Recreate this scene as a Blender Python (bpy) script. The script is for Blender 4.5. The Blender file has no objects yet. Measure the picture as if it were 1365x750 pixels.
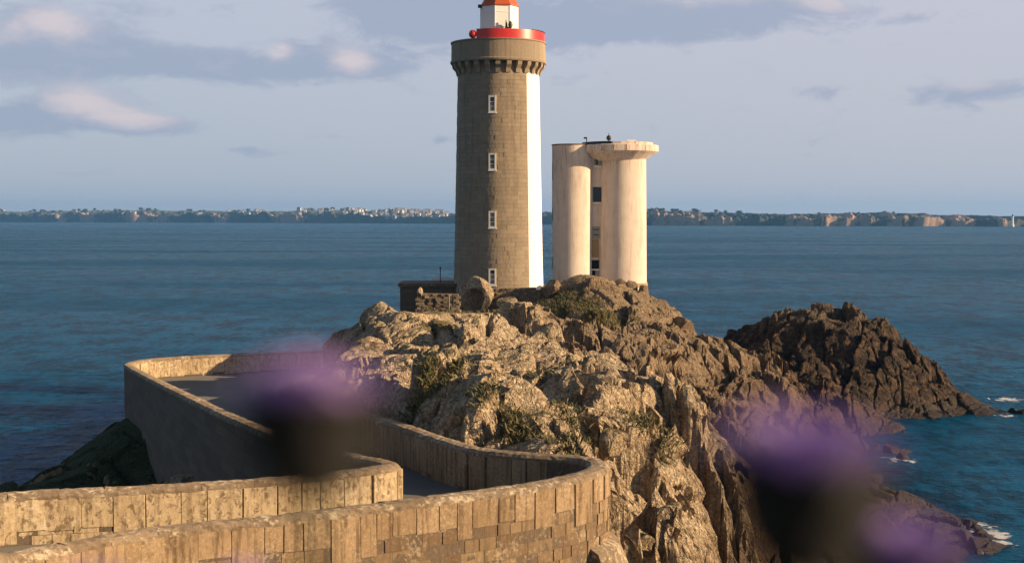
import bpy, bmesh, math, random
import numpy as np
from mathutils import Vector, Matrix
R = math.radians
random.seed(7); rng = np.random.default_rng(11)
S = bpy.context.scene
COL = S.collection

# ------------------------------------------------------------------ camera
F, CX, CY, HZ, CAMZ = 1900.0, 682.5, 375.0, 291.0, 18.0      # focal (px), centre, horizon row, eye height
PITCH = math.atan((CY - HZ) / F)
cam = bpy.data.objects.new('camera', bpy.data.cameras.new('camera')); COL.objects.link(cam)
cam.location = (0, 0, CAMZ); cam.rotation_euler = (R(90) - PITCH, 0, 0)
cam.data.sensor_width = 36; cam.data.lens = F / 1365 * 36
cam.data.clip_start = 0.05; cam.data.clip_end = 40000
cam.data.dof.use_dof = True; cam.data.dof.focus_distance = 95; cam.data.dof.aperture_fstop = 3.2
S.camera = cam
def at(px, py, Y):
    """point at world depth Y on the ray of a photo pixel"""
    dx, dy = (px - CX) / F, -(py - CY) / F
    c, s = math.cos(PITCH), math.sin(PITCH)
    v = (dx, c + s * dy, -s + c * dy); t = Y / v[1]
    return Vector((v[0] * t, Y, CAMZ + v[2] * t))
def at_z(px, py, z):
    """point at height z on the ray of a photo pixel"""
    a = at(px, py, 100.0); t = (z - CAMZ) / (a.z - CAMZ)
    return Vector((a.x * t, 100 * t, z))

# ------------------------------------------------------------------ light
SUN_EL, SUN_AZ = R(15.5), R(102.5)        # azimuth clockwise from +Y: from the right, a little from the camera's side
sd = Vector((math.sin(SUN_AZ) * math.cos(SUN_EL), math.cos(SUN_AZ) * math.cos(SUN_EL), math.sin(SUN_EL)))
sun = bpy.data.objects.new('sun', bpy.data.lights.new('sun', 'SUN')); COL.objects.link(sun)
sun.data.energy = 5.0; sun.data.angle = R(0.53); sun.data.color = (1.0, 0.71, 0.42)
sun.rotation_euler = sd.to_track_quat('Z', 'Y').to_euler(); sun.location = (60, -20, 60)
S.view_settings.view_transform = 'Standard'; S.view_settings.look = 'None'
S.view_settings.exposure = 1.2; S.view_settings.gamma = 1.0
S.cycles.use_denoising = True; S.cycles.max_bounces = 6; S.cycles.diffuse_bounces = 3
S.cycles.volume_bounces = 0; S.cycles.sample_clamp_indirect = 4; S.cycles.caustics_reflective = False

# ------------------------------------------------------------------ node helper
class NT:
    def __init__(s, tree): s.t = tree; s.n = tree.nodes; s.l = tree.links
    def new(s, typ, **kw):
        n = s.n.new(typ)
        for k, v in kw.items(): setattr(n, k, v)
        return n
    def put(s, sock, v):
        if v is None: return
        if isinstance(v, bpy.types.NodeSocket): s.l.new(v, sock)
        else:
            if hasattr(sock.default_value, '__len__') and not hasattr(v, '__len__'): v = (v, v, v, 1)[:len(sock.default_value)]
            if hasattr(v, '__len__') and len(v) == 3 and len(sock.default_value) == 4: v = (*v, 1)
            sock.default_value = v
    def m(s, op, a, b=None, c=None, clamp=False):
        n = s.new('ShaderNodeMath', operation=op, use_clamp=clamp)
        for i, v in enumerate((a, b, c)): s.put(n.inputs[i], v)
        return n.outputs[0]
    def vm(s, op, a, b=None):
        n = s.new('ShaderNodeVectorMath', operation=op); s.put(n.inputs[0], a); s.put(n.inputs[1], b)
        return n.outputs[0]
    def mix(s, f, a, b, blend='MIX'):
        n = s.new('ShaderNodeMix', data_type='RGBA', blend_type=blend)
        s.put(n.inputs[0], f); s.put(n.inputs[6], a); s.put(n.inputs[7], b); return n.outputs[2]
    def rng(s, v, a, b, c=0.0, d=1.0, smooth=True):
        n = s.new('ShaderNodeMapRange', interpolation_type='SMOOTHSTEP' if smooth else 'LINEAR')
        for i, x in enumerate((v, a, b, c, d)): s.put(n.inputs[i], x)
        return n.outputs[0]
    def noise(s, vec, scale, detail=4, rough=.55, dist=0.0, col=False):
        n = s.new('ShaderNodeTexNoise'); s.put(n.inputs['Vector'], vec); s.put(n.inputs['Scale'], scale)
        n.inputs['Detail'].default_value = detail; n.inputs['Roughness'].default_value = rough; n.inputs['Distortion'].default_value = dist
        return n.outputs['Color' if col else 'Fac']
    def voro(s, vec, scale, feat='F1', out='Distance'):
        n = s.new('ShaderNodeTexVoronoi', feature=feat); s.put(n.inputs['Vector'], vec); s.put(n.inputs['Scale'], scale)
        return n.outputs[out]
    def bump(s, h, strength=.5, dist=.05, normal=None):
        n = s.new('ShaderNodeBump'); s.put(n.inputs['Height'], h); n.inputs['Strength'].default_value = strength
        n.inputs['Distance'].default_value = dist; s.put(n.inputs['Normal'], normal); return n.outputs[0]
    def ramp(s, f, stops):
        n = s.new('ShaderNodeValToRGB'); s.put(n.inputs[0], f); e = n.color_ramp.elements
        while len(e) < len(stops): e.new(0.5)
        for i, (p, c) in enumerate(stops): e[i].position = p; e[i].color = (*c, 1)
        return n.outputs[0]
    def sep(s, v):
        n = s.new('ShaderNodeSeparateXYZ'); s.put(n.inputs[0], v); return n.outputs
    def comb(s, x, y, z):
        n = s.new('ShaderNodeCombineXYZ')
        for i, v in enumerate((x, y, z)): s.put(n.inputs[i], v)
        return n.outputs[0]
def material(name, fn):
    m = bpy.data.materials.new(name); m.use_nodes = True
    t = NT(m.node_tree); b = t.n['Principled BSDF']
    b.inputs['Diffuse Roughness'].default_value = .8
    fn(t, b, lambda k, v: t.put(b.inputs[k], v))
    return m

# ------------------------------------------------------------------ world: sky with evening clouds
W = bpy.data.worlds.new('World'); S.world = W; W.use_nodes = True
t = NT(W.node_tree); bg = t.n['Background']; bg.inputs['Strength'].default_value = 0.05
sky = t.new('ShaderNodeTexSky', sky_type='NISHITA', sun_disc=False, sun_elevation=SUN_EL, sun_rotation=SUN_AZ)
sky.altitude = 20; sky.air_density = 1.0; sky.dust_density = 2.0; sky.ozone_density = 1.5
dirv = t.new('ShaderNodeTexCoord').outputs['Generated']
X, Y_, Z = t.sep(dirv)[:3]
az = t.m('ARCTAN2', X, Y_); el = t.m('ARCSINE', Z)
def blob(px, py, sx, sy, w):
    a0, e0 = math.atan((px - CX) / F), math.atan((HZ - py) / F)
    da = t.m('DIVIDE', t.m('SUBTRACT', az, a0), sx / F); de = t.m('DIVIDE', t.m('SUBTRACT', el, e0), sy / F)
    r2 = t.m('ADD', t.m('MULTIPLY', da, da), t.m('MULTIPLY', de, de))
    return t.m('MULTIPLY', t.m('EXPONENT', t.m('MULTIPLY', r2, -1.0)), w)
def blobs(lst):
    o = None
    for b in lst:
        v = blob(*b); o = v if o is None else t.m('ADD', o, v)
    return o
stretch = t.vm('MULTIPLY', dirv, (1, 1, 2.6))
n1 = t.noise(stretch, 20, 8, .66, .5); n2 = t.noise(stretch, 5, 3, .5)
gen = t.m('MULTIPLY', t.rng(n2, .55, .8), t.rng(el, .12, .3))
G = t.m('ADD', gen, blobs([(560, 22, 110, 42, 1.0), (700, 30, 150, 36, .9), (860, 38, 190, 22, .85), (1010, 14, 130, 20, .8),
    (80, 50, 110, 40, .75), (20, 85, 90, 30, .5), (300, 95, 170, 22, .85), (470, 90, 70, 20, .7), (180, 85, 110, 22, .6),
    (95, 145, 75, 30, .85), (190, 172, 75, 14, .85), (20, 165, 70, 18, .8), (330, 203, 34, 8, .7), (590, 187, 30, 7, .5),
    (1270, 135, 120, 17, .65), (1080, 130, 40, 12, .5), (390, 60, 40, 14, .3), (1180, 40, 90, 14, .3)]))
dens = t.rng(t.m('ADD', G, t.m('MULTIPLY', t.m('SUBTRACT', n1, .5), 2.1)), .17, .72)
pink = blobs([(85, 42, 48, 26, 1.0), (105, 138, 60, 22, 1.0), (185, 165, 60, 14, .9), (372, 72, 20, 12, 1.0), (470, 84, 32, 22, .9),
    (1285, 122, 40, 10, .6), (960, 4, 90, 12, .6), (1110, 12, 50, 20, .6), (240, 60, 90, 30, .3), (10, 60, 30, 20, .5)])
pk = t.rng(t.m('ADD', pink, t.m('MULTIPLY', t.m('SUBTRACT', n1, .5), 1.6)), .1, 1.1)
base = t.vm('MULTIPLY', sky.outputs[0], (1.0, 1.0, 1.0))
veil = t.mix(t.rng(el, 0.0, .25), (4.25, 4.75, 5.6), (4.95, 5.25, 6.35))          # thin evening haze veil over the blue
veil = t.mix(t.rng(az, -.35, .35), veil, t.mix(1.0, veil, (1.14, 1.05, 1.02), 'MULTIPLY'))
base = t.mix(t.rng(el, .13, .42, .88, .0), base, veil)
ccol = t.mix(pk, (2.75, 3.35, 4.55), (6.4, 5.5, 5.7))
full = t.mix(t.m('MULTIPLY', dens, .72), base, ccol)
t.put(bg.inputs['Color'], full)

# ------------------------------------------------------------------ mesh helpers
def link(o, parent=None):
    COL.objects.link(o)
    if parent is not None: o.parent = parent
    return o
def tag(o, label=None, cat=None, group=None, kind=None):
    if label: o['label'] = label
    if cat: o['category'] = cat
    if group: o['group'] = group
    if kind: o['kind'] = kind
    return o
def empty(name, loc=(0, 0, 0), label=None, cat=None, group=None):
    o = bpy.data.objects.new(name, None); o.location = loc; link(o); o.empty_display_size = .2
    return tag(o, label, cat, group)
def mesh(name, v, f, mat, parent=None, smooth=False, local=False):
    """one mesh object from world-space vertices (parent's location removed when it has one)"""
    me = bpy.data.meshes.new(name)
    v = np.asarray(v, dtype=float)
    if parent is not None and not local:
        p = parent
        while p is not None: v = v - np.array(p.location); p = p.parent
    me.from_pydata(v.tolist(), [], f if isinstance(f, list) else f.tolist())
    if mat: me.materials.append(mat)
    if smooth: me.polygons.foreach_set('use_smooth', [True] * len(me.polygons))
    me.update()
    return link(bpy.data.objects.new(name, me), parent)
class MB:
    def __init__(s): s.v = []; s.f = []
    def add(s, v, f):
        o = len(s.v); s.v += [tuple(p) for p in v]; s.f += [tuple(i + o for i in q) for q in f]
    def box(s, c, d, ax=None):
        """box: centre, full dims, optional axes (3 vectors)"""
        ax = ax or (Vector((1, 0, 0)), Vector((0, 1, 0)), Vector((0, 0, 1))); c = Vector(c)
        v = [c + ax[0] * (sx * d[0] / 2) + ax[1] * (sy * d[1] / 2) + ax[2] * (sz * d[2] / 2)
             for sx in (-1, 1) for sy in (-1, 1) for sz in (-1, 1)]
        s.add(v, [(0, 1, 3, 2), (4, 6, 7, 5), (0, 4, 5, 1), (2, 3, 7, 6), (0, 2, 6, 4), (1, 5, 7, 3)])
    def lathe(s, c, prof, n=48, a0=0.0, a1=2 * math.pi, cap=True):
        """profile of (r, z) around the vertical at c"""
        closed = abs(a1 - a0 - 2 * math.pi) < 1e-6; k = n if closed else n + 1
        v = []
        for r, z in prof:
            for i in range(k):
                a = a0 + (a1 - a0) * i / n; v.append((c[0] + r * math.cos(a), c[1] + r * math.sin(a), c[2] + z))
        f = []
        for j in range(len(prof) - 1):
            for i in range(n):
                a, b = j * k + i, j * k + (i + 1) % k
                f.append((a, b, b + k, a + k))
        if cap and closed:
            f.append(tuple(range(k))[::-1]); f.append(tuple((len(prof) - 1) * k + i for i in range(k)))
        s.add(v, f)
    def tube(s, pts, rad, n=8):
        pts = [Vector(p) for p in pts]; v = []; m = len(pts)
        for i, p in enumerate(pts):
            d = (pts[min(i + 1, m - 1)] - pts[max(i - 1, 0)]).normalized()
            u = d.cross(Vector((0, 1, .013))).normalized(); w = d.cross(u)
            r = rad[i] if hasattr(rad, '__len__') else rad
            v += [p + u * (r * math.cos(2 * math.pi * k / n)) + w * (r * math.sin(2 * math.pi * k / n)) for k in range(n)]
        f = [(i * n + k, i * n + (k + 1) % n, (i + 1) * n + (k + 1) % n, (i + 1) * n + k) for i in range(m - 1) for k in range(n)]
        f += [tuple(range(n))[::-1], tuple((m - 1) * n + k for k in range(n))]
        s.add(v, f)
    def build(s, name, mat, parent=None, smooth=False): return mesh(name, s.v, s.f, mat, parent, smooth)

# ------------------------------------------------------------------ numpy noise
def _h(ix, iy, k):
    n = (ix.astype(np.int64) * 374761393 + iy.astype(np.int64) * 668265263 + k * 1442695041) & 0xFFFFFFFF
    n = ((n ^ (n >> 13)) * 1274126177) & 0xFFFFFFFF
    n = ((n ^ (n >> 16)) * 2246822519) & 0xFFFFFFFF
    return ((n ^ (n >> 15)) & 0xFFFFFF) / float(0xFFFFFF)
def vnoise(x, y, k=0):
    ix, iy = np.floor(x), np.floor(y); fx, fy = x - ix, y - iy
    fx, fy = fx * fx * (3 - 2 * fx), fy * fy * (3 - 2 * fy)
    a, b, c, d = _h(ix, iy, k), _h(ix + 1, iy, k), _h(ix, iy + 1, k), _h(ix + 1, iy + 1, k)
    return (a * (1 - fx) + b * fx) * (1 - fy) + (c * (1 - fx) + d * fx) * fy - .5
def fbm(x, y, k=0, o=4, g=.5):
    s = 0; a = 1
    for i in range(o): s = s + a * vnoise(x * 2 ** i + i * 17.3, y * 2 ** i - i * 9.1, k + i); a *= g
    return s
def facets(x, y, cell, ang, stretch, slope, off, k, crev=.15, crevw=.12, bias=(0, 0)):
    """blocky fractured rock: tilted plane per jittered cell, crevices along the borders"""
    wx = x + cell * .14 * fbm(x / cell * .9, y / cell * .9, k + 50, 2); wy = y + cell * .14 * fbm(x / cell * .9 + 31, y / cell * .9, k + 60, 2)
    ca, sa = math.cos(ang), math.sin(ang)
    u = (wx * ca + wy * sa) / cell / stretch; v = (-wx * sa + wy * ca) / cell
    iu, iv = np.floor(u), np.floor(v)
    d1 = np.full(u.shape, 9.); d2 = d1.copy(); h = np.zeros(u.shape)
    for du in (-1, 0, 1):
        for dv in (-1, 0, 1):
            cu, cv = iu + du, iv + dv
            pu, pv = cu + .1 + .8 * _h(cu, cv, k), cv + .1 + .8 * _h(cu, cv, k + 1)
            ru, rv = u - pu, v - pv; d = np.sqrt(ru * ru + rv * rv)
            hh = (_h(cu, cv, k + 2) - .5) * off + ((_h(cu, cv, k + 3) - .5) * 2 * slope + bias[0]) * ru * cell * stretch + ((_h(cu, cv, k + 4) - .5) * 2 * slope + bias[1]) * rv * cell
            n = d < d1
            d2 = np.where(n, d1, np.minimum(d2, d)); h = np.where(n, hh, h); d1 = np.where(n, d, d1)
    e = np.clip((d2 - d1) / crevw, 0, 1)
    return h - crev * (1 - e) ** 2
def sstep(a, b, x):
    q = np.clip((x - a) / (b - a), 0, 1); return q * q * (3 - 2 * q)
def tps(P, Z, lam=.02):
    P = np.array(P, float); n = len(P)
    def U(r2): return np.where(r2 > 0, r2 * np.log(np.maximum(r2, 1e-12)), 0)
    K = U(((P[:, None] - P[None]) ** 2).sum(-1)) + lam * 100 * np.eye(n)
    A = np.zeros((n + 3, n + 3)); A[:n, :n] = K; A[:n, n] = 1; A[:n, n + 1:] = P; A[n, :n] = 1; A[n + 1:, :n] = P.T
    w = np.linalg.solve(A, np.concatenate([Z, [0, 0, 0]]))
    def f(x, y):
        o = w[n] + w[n + 1] * x + w[n + 2] * y
        for i in range(n): o = o + w[i] * U((x - P[i, 0]) ** 2 + (y - P[i, 1]) ** 2)
        return o
    return f
def grid_mesh(name, x, y, z, mat, keep=None, smooth=False):
    ny, nx = x.shape
    v = np.stack([x, y, z], -1).reshape(-1, 3)
    i = np.arange(nx * ny).reshape(ny, nx)
    q = np.stack([i[:-1, :-1], i[:-1, 1:], i[1:, 1:], i[1:, :-1]], -1).reshape(-1, 4)
    if keep is not None:
        kk = keep.reshape(-1); q = q[kk[q].any(1)]
        used = np.unique(q); mp = np.full(nx * ny, -1); mp[used] = np.arange(len(used)); q = mp[q]; v = v[used]
    me = bpy.data.meshes.new(name)
    me.vertices.add(len(v)); me.vertices.foreach_set('co', v.ravel())
    me.loops.add(q.size); me.loops.foreach_set('vertex_index', q.ravel().astype(np.int32))
    me.polygons.add(len(q)); me.polygons.foreach_set('loop_start', np.arange(0, q.size, 4, dtype=np.int32))
    me.polygons.foreach_set('use_smooth', np.full(len(q), smooth))
    me.update(calc_edges=True); me.validate(); me.materials.append(mat)
    return link(bpy.data.objects.new(name, me)), v

# ------------------------------------------------------------------ materials
def pos(t): return t.new('ShaderNodeNewGeometry').outputs['Position']
def objrand(t): return t.new('ShaderNodeObjectInfo').outputs['Random']
def island(t): return t.new('ShaderNodeNewGeometry').outputs['Random Per Island']

def rock_fn(dark, wet=1.6):
    def fn(t, b, P):
        p = pos(t); g = t.new('ShaderNodeNewGeometry'); z = t.sep(p)[2]; nz = t.sep(g.outputs['Normal'])[2]
        big = t.noise(p, .22, 4, .6); med = t.noise(p, 1.3, 5, .65); fine = t.noise(p, 9, 5, .7)
        if not dark:
            c = t.ramp(med, [(.28, (.15, .1, .06)), (.4, (.31, .225, .137)), (.54, (.4, .305, .195)), (.78, (.47, .38, .25))])
            rust = t.rng(big, .5, .68)
            c = t.mix(t.m('MULTIPLY', rust, .4), c, (.2, .115, .055))
            # pale crusty lichen on upper surfaces
            li = t.m('MULTIPLY', t.rng(t.noise(p, 5.5, 6, .72), .47, .6), t.rng(z, 4.5, 9))
            li = t.m('MULTIPLY', li, t.rng(nz, -.2, .5))
            # the seaward flank is bare rusty schist: little lichen
            sx_, sy_ = t.sep(p)[0], t.sep(p)[1]
            bare = t.rng(t.m('ADD', t.m('SUBTRACT', t.m('SUBTRACT', sx_, 1.5), t.m('MULTIPLY', t.m('MAXIMUM', t.m('SUBTRACT', 75.0, sy_), 0.0), .17)), t.m('MULTIPLY', t.m('SUBTRACT', t.noise(p, .5, 4, .6), .5), 9.0)), -.5, 3.5)
            li = t.m('MULTIPLY', li, t.m('SUBTRACT', 1.0, t.m('MULTIPLY', bare, .72)))
            c = t.mix(t.m('MULTIPLY', bare, .62), c, t.mix(med, (.07, .045, .028), (.25, .165, .1)))
            c = t.mix(t.m('MULTIPLY', li, .75), c, (.56, .465, .32))
            yl = t.rng(t.noise(t.vm('ADD', p, (40, 3, 9)), 2.2, 5, .7), .62, .7)
            c = t.mix(t.m('MULTIPLY', yl, .5), c, (.36, .24, .07))
            dk = t.rng(t.noise(t.vm('ADD', p, (4, 73, 9)), 5.5, 6, .75), .55, .62)
            c = t.mix(t.m('MULTIPLY', dk, .45), c, (.06, .045, .033))
            gr = t.m('MULTIPLY', t.rng(nz, .7, .93), t.m('MULTIPLY', t.rng(t.noise(t.vm('ADD', p, (7, 7, 70)), .5, 4, .6), .5, .6), t.rng(z, 6.5, 9)))
            c = t.mix(t.m('MULTIPLY', gr, .85), c, t.mix(fine, (.035, .045, .012), (.14, .11, .035)))
            tf = t.rng(t.m('ADD', t.new('ShaderNodeAttribute', attribute_name='turf').outputs['Fac'], t.m('MULTIPLY', t.m('SUBTRACT', t.noise(p, 1.6, 5, .7), .5), 1.6)), .35, .6)
            c = t.mix(t.m('MULTIPLY', tf, .9), c, t.mix(t.rng(fine, .35, .65), (.05, .055, .014), (.2, .15, .05)))
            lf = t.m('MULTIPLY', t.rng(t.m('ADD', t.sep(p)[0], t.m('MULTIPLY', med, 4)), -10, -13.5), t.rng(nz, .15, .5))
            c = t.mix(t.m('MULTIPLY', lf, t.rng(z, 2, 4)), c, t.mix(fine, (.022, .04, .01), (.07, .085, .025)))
            low = t.rng(t.m('ADD', z, t.m('MULTIPLY', t.m('SUBTRACT', med, .5), 5)), 3.2, 6.8)
            c = t.mix(low, t.mix(med, (.03, .022, .017), (.16, .085, .042)), c)
        else:
            c = t.ramp(med, [(.3, (.01, .008, .007)), (.46, (.03, .02, .013)), (.6, (.105, .06, .03)), (.8, (.19, .12, .065))])
            c = t.mix(t.m('MULTIPLY', t.rng(z, 6.5, 9.5), t.rng(fine, .42, .6)), c, (.2, .16, .11))
        w = t.rng(t.m('ADD', z, t.m('MULTIPLY', t.m('SUBTRACT', med, .5), 2.0)), .2, wet)
        c = t.mix(w, t.mix(fine, (.012, .01, .008), (.06, .034, .014)), c)
        c = t.mix(1.0, c, t.mix(t.rng(fine, .3, .7), (.5, .5, .5), (1.45, 1.45, 1.45)), 'MULTIPLY')
        P('Base Color', c); P('Roughness', t.rng(w, 0, 1, .45, .92, False)); P('Specular IOR Level', .3)
        wp = t.vm('ADD', p, t.vm('MULTIPLY', t.noise(p, 1.7, 4, .65, 0, True), (.9, .9, .9)))
        v1 = t.voro(t.vm('MULTIPLY', wp, (1.0, 1.0, .6)), 1.5, 'DISTANCE_TO_EDGE'); v2 = t.voro(t.vm('MULTIPLY', wp, (1.2, .8, .8)), 4.5, 'DISTANCE_TO_EDGE')
        h = t.m('ADD', t.m('MULTIPLY', t.rng(v1, 0, .09), .5), t.m('MULTIPLY', t.rng(v2, 0, .14), .22))
        h = t.m('ADD', h, t.m('ADD', t.m('MULTIPLY', fine, .5), t.m('MULTIPLY', t.noise(p, 26, 4, .75), .2)))
        P('Normal', t.bump(h, 1.0, .2))
    return fn
M_rock = material('rock', rock_fn(False)); M_dark = material('dark_rock', rock_fn(True))

def f(t, b, P):
    p = pos(t); n = t.noise(p, .35, 4, .6); fn_ = t.noise(p, 5, 5, .7)
    P('Base Color', t.mix(n, (.02, .034, .012), t.mix(fn_, (.04, .06, .015), (.1, .08, .03)))); P('Roughness', .95)
    P('Normal', t.bump(fn_, .8, .25))
M_turf = material('turf', f)
def granite(c0, c1, scale=14, lich=.35, stain=.4, mott=.2):
    def fn(t, b, P):
        p = pos(t); fi = t.noise(p, scale, 5, .7); bl = t.noise(p, 1.1, 4, .6)
        st = t.noise(t.vm('MULTIPLY', p, (5, 5, .5)), 1.6, 4, .6)
        c = t.mix(objrand(t), c0, c1)
        c = t.mix(t.m('MULTIPLY', t.rng(st, .45, .68), stain), c, (.085, .05, .026))
        c = t.mix(t.m('MULTIPLY', t.rng(t.m('ADD', t.m('MULTIPLY', fi, .7), t.m('MULTIPLY', bl, .45)), .6, .72), lich), c, (.52, .45, .33))
        mo = t.rng(t.noise(t.vm('MULTIPLY', p, (1, 1, .7)), scale * .8, 4, .7, .5), .52, .62)
        c = t.mix(t.m('MULTIPLY', mo, mott), c, (.13, .085, .045))
        c = t.mix(1.0, c, t.mix(fi, (.55, .55, .55), (1.4, 1.4, 1.4)), 'MULTIPLY')
        P('Base Color', c); P('Roughness', .9); P('Specular IOR Level', .25)
        P('Normal', t.bump(t.m('ADD', fi, t.m('MULTIPLY', t.noise(p, 45, 3, .7), .4)), .6, .03))
    return fn
M_slab = material('parapet_granite', granite((.28, .195, .11), (.37, .265, .16), 14, .3, .7, .3))
M_slab2 = material('lichened_granite', granite((.42, .32, .195), (.5, .395, .25), 9, .8, .5, .75))
M_block = material('block_granite', granite((.17, .112, .065), (.28, .2, .115), 10, .4, .5))
M_cope = material('coping_mortar', granite((.2, .15, .1), (.28, .215, .145), 7, .8, .25, .7))
M_core = material('wall_mortar', granite((.15, .11, .075), (.15, .11, .075), 12, .5, .4))
def f(t, b, P):
    p = pos(t); br = t.new('ShaderNodeTexBrick'); x, y, z = t.sep(p)[:3]
    t.put(br.inputs['Vector'], t.comb(t.m('ADD', t.m('MULTIPLY', x, .8), t.m('MULTIPLY', y, .75)), z, 0))
    for k, v in (('Scale', 1.0), ('Mortar Size', .012), ('Brick Width', .75), ('Row Height', .34), ('Bias', 0)): br.inputs[k].default_value = v
    t.put(br.inputs['Color1'], (.095, .07, .045)); t.put(br.inputs['Color2'], (.14, .105, .07)); t.put(br.inputs['Mortar'], (.09, .07, .05))
    fi = t.noise(p, 10, 5, .7)
    P('Base Color', t.mix(1.0, br.outputs['Color'], t.mix(fi, (.5, .5, .5), (1.4, 1.4, 1.4)), 'MULTIPLY')); P('Roughness', .92)
    P('Normal', t.bump(t.m('SUBTRACT', t.m('MULTIPLY', fi, .5), br.outputs['Fac']), .7, .04))
M_coursed = material('coursed_stone', f)
def f(t, b, P):
    p = pos(t); n = t.noise(p, .9, 5, .6); fi = t.noise(p, 30, 3, .7)
    P('Base Color', t.mix(n, (.07, .066, .062), (.13, .12, .105))); P('Roughness', .85); P('Normal', t.bump(fi, .5, .01))
M_road = material('worn_road', f)
def f(t, b, P):
    p = pos(t); fi = t.noise(p, 5, 5, .7); st = t.noise(t.vm('MULTIPLY', p, (2.2, 2.2, .25)), 1.2, 4, .6); is_ = island(t)
    c = t.mix(is_, (.28, .22, .148), (.345, .27, .183))
    c = t.mix(t.m('MULTIPLY', t.rng(st, .48, .7), .45), c, (.15, .115, .08))
    c = t.mix(1.0, c, t.mix(fi, (.72, .72, .72), (1.22, 1.22, 1.22)), 'MULTIPLY')
    P('Base Color', c); P('Roughness', .9); P('Normal', t.bump(fi, .5, .03))
M_tower = material('tower_granite', f)
def f(t, b, P):
    p = pos(t); fi = t.noise(p, 3, 4, .6); st = t.noise(t.vm('MULTIPLY', p, (4, 4, .3)), 1.2, 4, .6)
    P('Base Color', t.mix(t.m('MULTIPLY', t.rng(st, .55, .8), .3), (.84, .82, .77), (.6, .55, .47))); P('Roughness', .7); P('Normal', t.bump(fi, .2, .02))
M_white = material('white_paint', f)
def f(t, b, P):
    p = pos(t); z = t.sep(p)[2]; fi = t.noise(p, 1.6, 5, .6); st = t.noise(t.vm('MULTIPLY', p, (2.0, 2.0, .3)), 1.1, 5, .7, .4)
    c = t.mix(fi, (.6, .505, .425), (.74, .65, .555))
    c = t.mix(t.m('MULTIPLY', t.rng(st, .46, .7), .4), c, (.34, .25, .17))
    rs = t.m('MULTIPLY', t.rng(t.noise(t.vm('MULTIPLY', p, (5, 5, .4)), 1.3, 3, .6), .52, .64), t.rng(z, 21.5, 25))
    c = t.mix(t.m('MULTIPLY', rs, .7), c, (.25, .1, .045))
    br = t.noise(t.vm('ADD', p, (9, 9, 9)), .3, 3, .5)
    c = t.mix(t.m('MULTIPLY', t.rng(br, .5, .65), .3), c, (.78, .7, .61))
    P('Base Color', c); P('Roughness', .85)
    lines = t.rng(t.m('PINGPONG', t.m('ADD', z, .3), .6), 0, .03)
    P('Normal', t.bump(t.m('ADD', t.m('MULTIPLY', fi, .6), t.m('MULTIPLY', lines, .25)), .4, .05))
M_conc = material('weathered_concrete', f)
def plain(name, c, rough=.6, metal=0.0, var=.25, sc=4):
    def fn(t, b, P):
        p = pos(t); n = t.noise(p, sc, 4, .6)
        P('Base Color', t.mix(1.0, c, t.mix(n, (1 - var,) * 3, (1 + var,) * 3), 'MULTIPLY')); P('Roughness', rough); P('Metallic', metal)
    return material(name, fn)
M_red = plain('red_paint', (.6, .03, .02), .35, 0, .2, 1.5)
M_orange = plain('orange_red_dome', (.52, .1, .025), .45, 0, .25, 1.5)
M_black = plain('black_iron', (.02, .02, .02), .5, .3)
M_frame = plain('white_window_frame', (.78, .76, .7), .5, 0, .1)
M_grey = plain('grey_panel', (.3, .29, .26), .7)
M_ochre = plain('ochre_panel', (.34, .23, .1), .7)
M_bronze = plain('green_bronze', (.06, .075, .05), .5, .4)
M_wood = plain('weathered_wood', (.34, .24, .13), .8)
def f(t, b, P): P('Base Color', (.012, .014, .018)); P('Roughness', .08); P('Specular IOR Level', .5)
M_glass = material('dark_window_glass', f)
def f(t, b, P): P('Base Color', (.01, .01, .01)); P('Roughness', .9)
M_hole = material('dark_opening', f)
def f(t, b, P):
    p = pos(t); fi = t.noise(p, 4, 5, .7)
    c = t.mix(island(t), (.15, .105, .06), (.29, .225, .145))
    P('Base Color', t.mix(1.0, c, t.mix(fi, (.6, .6, .6), (1.3, 1.3, 1.3)), 'MULTIPLY')); P('Roughness', .92); P('Normal', t.bump(fi, .6, .05))
M_rubble = material('rubble_stone', f)

# ------------------------------------------------------------------ causeway lines (top of parapet, world)
def wpts(lst): return [at_z(px, py, z) for px, py, z in lst]
W1P = [Vector((-17, 19.5, 12.0)), Vector((-13, 22.2, 12.0))] + wpts([(0, 742, 12.0), (200, 707, 12.0), (400, 686, 12.0), (600, 661, 12.0), (700, 647, 12.0),
      (768, 634, 12.0), (796, 624, 12.0), (793, 615, 12.0), (768, 610, 12.0), (700, 605.5, 12.0), (640, 599, 12.0), (600, 588.5, 12.0), (560, 575, 12.0), (515, 560, 12.0)]) + \
      [Vector((-6.2, 47.5, 11.9)), Vector((-8.3, 53, 11.7)), Vector((-9.2, 58, 11.4)), Vector((-9.3, 64, 11.0)), Vector((-9.0, 72, 10.5)), Vector((-9.4, 79, 10.3))]
W2P = [Vector((-19, 24.6, 12.0)), Vector((-15.5, 28, 12.0))] + wpts([(0, 660, 12.0), (200, 649, 12.0), (350, 640, 12.0), (450, 630, 12.0), (500, 624, 12.0), (519, 620, 12.0),
      (515, 617, 12.0), (498, 613.5, 12.0), (450, 603, 12.0), (390, 587, 12.0), (330, 564, 11.95), (250, 527, 11.5), (205, 505, 10.8), (176, 489.5, 10.25), (172, 485.5, 10.2), (180, 482, 10.2),
      (200, 479, 10.2), (240, 476, 10.2), (320, 472, 10.2), (390, 469, 10.2), (440, 467, 10.2)])
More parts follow.
